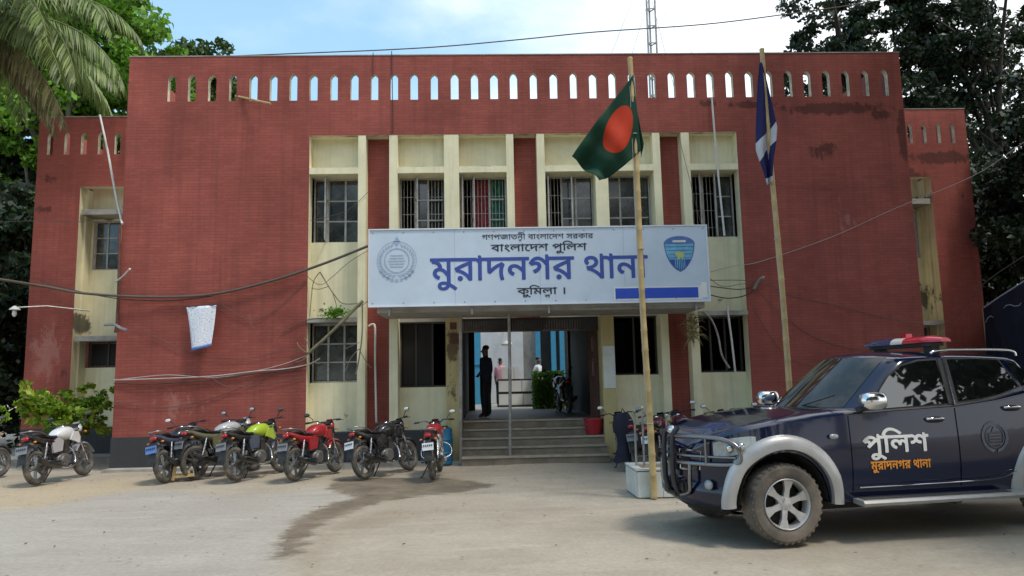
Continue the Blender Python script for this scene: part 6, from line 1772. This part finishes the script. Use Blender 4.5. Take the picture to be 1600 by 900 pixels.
# ================================================================== PEOPLE
def person(label, loc, rz, h, joints, skin, top, bottom, hair, top_z=.80, bot_z=.50):
    """joints: overrides in units of height; figure faces -Y"""
    J = dict(pelvis=(0,0,.52), waist=(0,0,.60), chest=(0,0,.72), neck=(0,0,.83), head=(0,-.012,.885), crown=(0,-.005,.965),
             shL=(.092,0,.80), elL=(.110,.01,.63), wrL=(.108,-.05,.49), haL=(.108,-.065,.445),
             shR=(-.092,0,.80), elR=(-.110,.01,.63), wrR=(-.108,-.05,.49), haR=(-.108,-.065,.445),
             hpL=(.048,0,.50), knL=(.052,-.01,.28), anL=(.055,.01,.05), toL=(.06,-.09,.018),
             hpR=(-.048,0,.50), knR=(-.052,-.01,.28), anR=(-.055,.01,.05), toR=(-.06,-.09,.018))
    J.update(joints)
    Rr = dict(pelvis=(.086,.068), waist=(.088,.068), chest=(.084,.066), neck=(.032,.032), head=(.047,.055), crown=(.036,.04), shL=(.036,.038), elL=(.029,.029), wrL=(.018,.018), haL=(.022,.012),
              hpL=(.062,.058), knL=(.045,.045), anL=(.034,.036), toL=(.022,.016))
    names = list(J); idx = {n: i for i, n in enumerate(names)}
    E = [('pelvis','waist'),('waist','chest'),('chest','neck'),('neck','head'),('head','crown')]
    for s in 'LR': E += [('chest','sh'+s),('sh'+s,'el'+s),('el'+s,'wr'+s),('wr'+s,'ha'+s),('pelvis','hp'+s),('hp'+s,'kn'+s),('kn'+s,'an'+s),('an'+s,'to'+s)]
    me = bpy.data.meshes.new('body'); me.from_pydata([tuple(c*h for c in J[n]) for n in names], [(idx[a], idx[b_]) for a, b_ in E], [])
    # five fingers on each hand
    o = bpy.data.objects.new('body', me); COL.objects.link(o)
    sk = o.modifiers.new('skin', 'SKIN'); sd = o.modifiers.new('sub', 'SUBSURF'); sd.levels = 1; sd.render_levels = 1
    for i, n in enumerate(names):
        r = Rr.get(n) or Rr.get(n[:-1]+'L'); me.skin_vertices[0].data[i].radius = (r[0]*h, r[1]*h); me.skin_vertices[0].data[i].use_root = (n == 'pelvis')
    bpy.context.view_layer.update()
    dg = bpy.context.evaluated_depsgraph_get(); m2 = bpy.data.meshes.new_from_object(o.evaluated_get(dg))
    bpy.data.objects.remove(o)
    for q_ in (skin, top, bottom): m2.materials.append(q_)
    for p in m2.polygons:
        z = p.center.z/h; x = abs(p.center.x)/h
        arm = x > .095 and z < .80
        p.material_index = 0 if z > .825 or (arm and z < .60) or z < .04 else (1 if (z > .50 or arm) else 2)
        p.use_smooth = True
    t = thing('person', label, 'person', loc, rz)
    b_ = link('body', m2, t)
    q = MB(); c = Vector(J['crown'])*h
    q.ball((c.x, c.y+.012*h, c.z-.022*h), .041*h, .050*h, .036*h, 14, 10); q.build('hair', hair, t, smooth=60)
    q = MB(); hd = Vector(J['head'])*h
    q.ball((hd.x, hd.y-.058*h, hd.z+.008*h), .008*h, .012*h, .014*h, 8, 6)
    for s in (-1, 1): q.ball((hd.x+s*.050*h, hd.y, hd.z+.01*h), .006*h, .012*h, .017*h, 8, 6)
    q.build('face', skin, t, smooth=60)
    q = MB()
    for s in (-1, 1): q.ball((hd.x+s*.018*h, hd.y-.053*h, hd.z+.018*h), .007*h, .004*h, .004*h, 8, 6)
    q.build('eyes', hair, t, smooth=60)
    q = MB()
    for s in 'LR':
        w0 = Vector(J['ha'+s])*h; d = (Vector(J['ha'+s])-Vector(J['wr'+s])).normalized(); sx_ = 1 if s == 'L' else -1
        for k in range(4):
            a = w0 + Vector((0, (k-1.5)*.011*h, 0)); ln_ = (.040, .046, .043, .034)[k]*h
            q.tube([a, a+d*ln_*.5+Vector((-sx_*.002*h,0,0)), a+d*ln_+Vector((-sx_*.012*h,0,0))], [.0055*h, .005*h, .004*h], 6)
        a = w0 - d*.02*h + Vector((0,-.018*h,0)); q.tube([a, a+d*.018*h+Vector((0,-.012*h,0)), a+d*.036*h+Vector((0,-.014*h,0))], [.006*h,.0055*h,.0045*h], 6)
    q.build('fingers', skin, t, smooth=60)
    return t
m_skin = M('brown_skin', (0.20, 0.10, 0.06), .55, var=.08)
m_hair = M('black_hair', (0.012, 0.01, 0.01), .6, var=.2)
m_dkshirt = M('dark_blue_shirt', (0.022, 0.026, 0.05), 1.0, var=.2, bump=.3)
m_dktr = M('black_trousers', (0.012, 0.012, 0.016), .8, var=.2)
m_wshirt = M('white_shirt', (0.70, 0.74, 0.76), .8, var=.08, bump=.3)
m_pshirt = M('pink_shirt', (0.60, 0.32, 0.36), .8, var=.08, bump=.3)
person('person in dark clothes standing in the left of the entrance doorway', (-.06, 1.5, .82), math.radians(235), 1.70, dict(elL=(.105,.03,.64), wrL=(.08,-.08,.56), haL=(.04,-.11,.555)), m_skin, m_dkshirt, m_dktr, m_hair)
person('person in a white shirt walking in the bright courtyard', (1.66, 9.0, .79), math.radians(60), 1.68, dict(knL=(.06,-.09,.29), anL=(.065,-.06,.06), toL=(.07,-.15,.04), anR=(-.07,.10,.06), toR=(-.07,.02,.018), elR=(-.12,.06,.64), wrR=(-.12,.02,.50), haR=(-.12,.0,.455)), m_skin, m_wshirt, m_dktr, m_hair)
person('person in a pink shirt behind the white blocks in the courtyard', (.42, 10.6, .79), math.radians(170), 1.72, {}, m_skin, m_pshirt, m_dktr, m_hair)
# low wooden frame by the wheels of the crowded row
wo_ = (-5.574, -2.025, 0)
WF = thing('timber_rack', 'low broken timber rack lying between the wheels of the crowded motorcycles', 'rack', wo_, .25)
for k, (a_, b2_) in enumerate((((-.30,0,.06),(.30,0,.10)), ((-.28,.22,.05),(.32,.22,.08)), ((-.22,-.02,.12),(-.22,.24,.12)), ((.20,-.02,.15),(.22,.24,.13)), ((-.05,-.02,.02),(-.02,-.02,.26)))):
    q = MB(); q.bar(a_, b2_, .05, .05); q.build('wooden_batten', m_bamboo, WF)
# clipped green hedge in the courtyard
rr = np.random.RandomState(8)
hc = np.array([1.80, 6.9, 1.35]); pts = hc + (rr.rand(6500,3)-.5)*np.array([.95,.6,1.15])
HG = thing('courtyard_hedge', 'bright green clipped bush at the back of the entrance hall', 'bush', (1.82, 6.9, .79))
o = link('foliage', leaf_mesh('foliage', bpy.data.materials['fresh_green_leaf'], pts, .07, 4, origin=(1.82,6.9,.79)), HG)
q = MB(); q.tube([(1.82,6.9,.79),(1.84,6.88,1.3)], .04, 7); q.build('stem', m_bark, HG, origin=(1.82,6.9,.79))

# ================================================================== TREES
def tree(label, name, base, height, center, radii, clumps, per, spread, leaf, mat, bark, seed, trunk_r=.3, cat='tree', group=None, limbs=7, lumps=8, origin_lean=(0,0)):
    t = thing(name, label, cat, base, 0, group)
    r = random.Random(seed)
    cc_ = crown_clumps(seed, center, radii, clumps, lumps=lumps)
    pts = clump_points(seed+1, cc_, per, spread)
    link('crown', leaf_mesh('crown', mat, pts, leaf, seed+2, origin=base), t)
    b = Vector(base); c = Vector(center)
    q = MB(); fork = b + (c-b)*.55; fork.z = max(b.z+1, c.z-radii[2]*.75)
    q.tube(bezier([b+Vector((0,0,-.2)), b.lerp(fork, .4)+Vector((r.uniform(-.2,.2), r.uniform(-.2,.2), 0)), fork], 5), [trunk_r*(1-.4*i/10) for i in range(11)], 10)
    q.build('trunk', bark, t, smooth=60, origin=base)
    for k in range(limbs):
        tgt = Vector(cc_[r.randrange(len(cc_))]); q = MB()
        mid = fork.lerp(tgt, .5)+Vector((r.uniform(-.4,.4), r.uniform(-.4,.4), r.uniform(0,.6)))
        P_ = bezier([fork, mid, tgt], 5); q.tube(P_, [trunk_r*.5*(1-.85*i/(len(P_)-1)) for i in range(len(P_))], 7)
        for j in range(2):
            tg2 = Vector(cc_[r.randrange(len(cc_))]); 
            if (tg2-mid).length < max(radii)*1.1: q.tube(bezier([mid, mid.lerp(tg2, .5)+Vector((0,0,.3)), tg2], 4), [trunk_r*.22*(1-.8*i/8) for i in range(9)], 6)
        q.build('limb', bark, t, smooth=60, origin=base)
    return t
tree('broad bright green tree rising behind the left end of the parapet', 'leafy_tree', (-16.5, 12, 0), 17, (-15.6, 12.5, 12.6), (4.1, 3.4, 5.2), 300, 130, .62, .24, m_leaf_bright, m_bark_grey, 21, .35, lumps=11)
tree('small dark tree peeping over the parapet right of the bright green tree', 'leafy_tree', (-13.4, 18, 0), 15, (-14.6, 18, 14.2), (3.6, 2.6, 3.8), 150, 110, .6, .26, m_leaf_mid, m_bark, 22, .25)
tree('dark tree closing the gap left of the left wing', 'leafy_tree', (-16.0, 8, 0), 10, (-15.4, 8.0, 4.6), (3.4, 3.0, 4.6), 230, 130, .6, .24, m_leaf_dark, m_bark, 23, .3)
tree('dark bushy tree behind the palm fronds at the far left', 'leafy_tree', (-20, 13, 0), 14, (-20, 12, 9), (4.5, 3.5, 6), 190, 120, .7, .28, m_leaf_dark, m_bark, 24, .35)
tree('tall open dark tree behind the right end of the parapet, sky showing through', 'leafy_tree', (15.0, 13, 0), 20, (15.6, 12.5, 14.0), (5.6, 3.2, 4.8), 120, 190, .55, .20, m_leaf_dark, m_bark, 31, .32, limbs=12, lumps=12)
tree('tall dark tree to the right of the right wing', 'leafy_tree', (19.6, 11, 0), 20, (19.0, 10.5, 12.6), (4.6, 3.2, 6.0), 160, 190, .58, .20, m_leaf_dark, m_bark, 32, .32, limbs=11, lumps=11)
tree('dense dark low tree beside the right wing wall', 'leafy_tree', (17.2, 7.5, 0), 9, (17.0, 7.6, 4.6), (3.4, 2.4, 4.6), 280, 170, .6, .19, m_leaf_dark, m_bark, 33, .28)
tree('dark tree overhanging the yard at the upper right, crown enlarged out of view for shade', 'leafy_tree', (14.2, -5.0, 0), 14, (11.4, -4.6, 12.4), (5.8, 5.2, 3.0), 420, 130, .65, .24, m_leaf_dark, m_bark, 34, .35, limbs=9)  # crown spread and thickened beyond the view to shade the right wall
tree('broad dark tree added out of view right of the yard to darken that side', 'leafy_tree', (14.5, -11.0, 0), 13, (12.6, -10.5, 8.2), (4.8, 4.2, 4.6), 330, 130, .7, .26, m_leaf_dark, m_bark, 36, .35, limbs=6)  # unseen tree added to block light from the right front
tree('very dark tree filling the right edge behind the tarpaulin shelter', 'leafy_tree', (15.6, 2.0, 0), 11, (15.9, 2.6, 5.4), (2.8, 2.6, 5.0), 230, 190, .6, .17, m_leaf_dark, m_bark, 35, .3)
# trees across the yard, behind the camera: seen in the car glass and windows
for i, (x, y, s, z) in enumerate(((-20, -31, 7, 8.0), (-9, -33, 7, 9.0), (1, -30, 6.0, 7.4), (11, -29, 7, 8.6), (22, -28, 7.5, 9))):
    tree('large tree across the yard, number %s from the left behind the viewer' % ('one', 'two', 'three', 'four', 'five')[i], 'leafy_tree', (x, y, 0), 12, (x, y, z), (s, 3.5, z*.95), 300, 230, 1.0, .24, m_leaf_mid, m_bark, 50+i, .4, group='trees across the yard', limbs=4)

# coconut palm at the left, crown in the top left corner
PBASE = (-12.6, 1.2, 0)
PT = thing('coconut_palm', 'coconut palm with long drooping fronds in the top left corner', 'palm tree', PBASE)
top = Vector((-12.1, .9, 10.15))
q = MB(); pts = bezier([Vector(PBASE)+Vector((0,0,-.2)), Vector(PBASE)+Vector((-.25,0,3.5)), Vector(PBASE)+Vector((0,0,7)), top], 8)
q.tube(pts, [.20-.07*i/(len(pts)-1)+(.012 if i % 2 else 0) for i in range(len(pts))], 12); q.build('trunk', m_bark_grey, PT, smooth=40, origin=PBASE)
rr = random.Random(4)
def frond(az, el, ln, droop, dry=False):
    n = 26; pts = []; d0 = Vector((math.cos(az)*math.cos(el), math.sin(az)*math.cos(el), math.sin(el))); p = top.copy(); d = d0.copy()
    for i in range(n+1):
        pts.append(p.copy()); p = p + d*(ln/n); d = (d + Vector((0,0,-droop*(.3+1.4*i/n)/n))).normalized()
    q = MB(); q.tube(pts, [.034*(1-.85*i/n)+.004 for i in range(n+1)], 6)
    side0 = d0.cross(Vector((0,0,1))).normalized()
    for i in range(2, n+1):
        for sub in (0, .33, .66):
            k = min(i+sub, n-.01); a = int(k); f = k-a
            b_ = pts[a].lerp(pts[min(a+1, n)], f); t_ = (pts[min(a+1, n)]-pts[max(a-1, 0)]).normalized()
            L0 = (.25+.75*math.sin(PI*min(1, (k/n)*.85+.12)))*.95*(.85+.3*rr.random())
            for s in (-1, 1):
                dd = (side0*s*(.55+.2*rr.random()) + t_*.45 + Vector((0,0,-.55-.5*rr.random()))).normalized()
                m1 = b_ + dd*L0*.5; dd2 = (dd+Vector((0,0,-.55))).normalized(); m2 = m1 + dd2*L0*.5
                w = dd.cross(Vector((rr.uniform(-.4,.4), rr.uniform(-.4,.4), 1))).normalized()*.022
                q.add([b_-w*.5, b_+w*.5, m1+w, m1-w, m2], [[0,1,2,3],[3,2,4]])
    q.build('frond', m_frond_dry if dry else m_frond, PT, origin=PBASE)
for az, el, ln, dr, dy in ((-10, .55, 4.6, 2.3, 0), (8, .30, 4.4, 2.2, 0), (-35, .70, 4.4, 2.6, 0), (-60, .25, 4.2, 2.4, 0), (-22, .05, 4.2, 1.9, 0), (25, .75, 4.4, 2.2, 0), (4, -.05, 4.0, 1.1, 0), (-12, .3, 4.2, 2.8, 0), (-30, .35, 4.3, 2.2, 0), (-48, .5, 4.3, 2.0, 0), (50, .3, 4.2, 2.2, 0), (-85, .6, 4.4, 2.5, 0),
                       (-115, .3, 4.4, 2.4, 0), (-145, .6, 4.4, 2.3, 0), (175, .4, 4.2, 2.3, 0), (140, .6, 4.4, 2.2, 0), (100, .4, 4.2, 2.3, 0), (75, .9, 4.2, 2.6, 0), (-50, 1.1, 4.2, 2.8, 0), (-5, -.35, 3.8, 1.6, 1), (-40, -.5, 3.6, 1.5, 1), (-75, -.3, 3.6, 1.6, 1), (15, -.55, 3.2, 1.3, 1), (-25, -.9, 3.0, .9, 1)):
    frond(math.radians(az), el, ln, dr, dy)
q = MB()
for k in range(7):
    a = 2*PI*k/7; q.ball(tuple(top+Vector((.26*math.cos(a), .26*math.sin(a), -.32+.06*(k % 2)))), .11, .11, .14, 10, 8)
q.build('coconut', M('green_coconut_husk', (0.16, 0.17, 0.05), .5, var=.2), PT, smooth=60, origin=PBASE)

# yellow-green shrub in front of the left wing
SB0 = (-9.75, 1.15, 0)
SH = thing('croton_shrub', 'yellow-green leafy shrub in front of the left wing behind the parked motorcycle', 'shrub', SB0)
cl = []
rr = np.random.RandomState(12)
for (cx_, cz_, rx_, rz_, n_) in ((-10.25,1.45,.22,.36,16), (-9.95,1.25,.3,.35,14), (-9.55,1.45,.32,.36,22), (-9.25,1.2,.35,.35,18), (-8.85,1.55,.25,.38,16), (-8.8,1.15,.25,.3,12), (-9.5,.9,.5,.25,16)):
    for _ in range(n_): cl.append((cx_+.12+rr.normal()*rx_*.55, 1.15+rr.normal()*.28, cz_-.06+rr.normal()*rz_*.5))
pts = clump_points(13, cl, 34, .13)
link('foliage', leaf_mesh('foliage', m_leaf_yel, pts, .115, 5, origin=SB0, mats=[m_leaf_yel, m_leaf_bright], midx=(np.random.RandomState(3).rand(len(pts)) < .33).astype(int)), SH)
q = MB(); r = random.Random(6)
for k in range(12):
    c_ = Vector(cl[r.randrange(len(cl))]); q.tube(bezier([Vector(SB0)+Vector((r.uniform(-.3,.3), r.uniform(-.1,.1), -.02)), Vector(SB0).lerp(c_, .5)+Vector((0,0,.2)), c_], 4), .014, 5)
q.build('stem', m_bark, SH, origin=SB0)
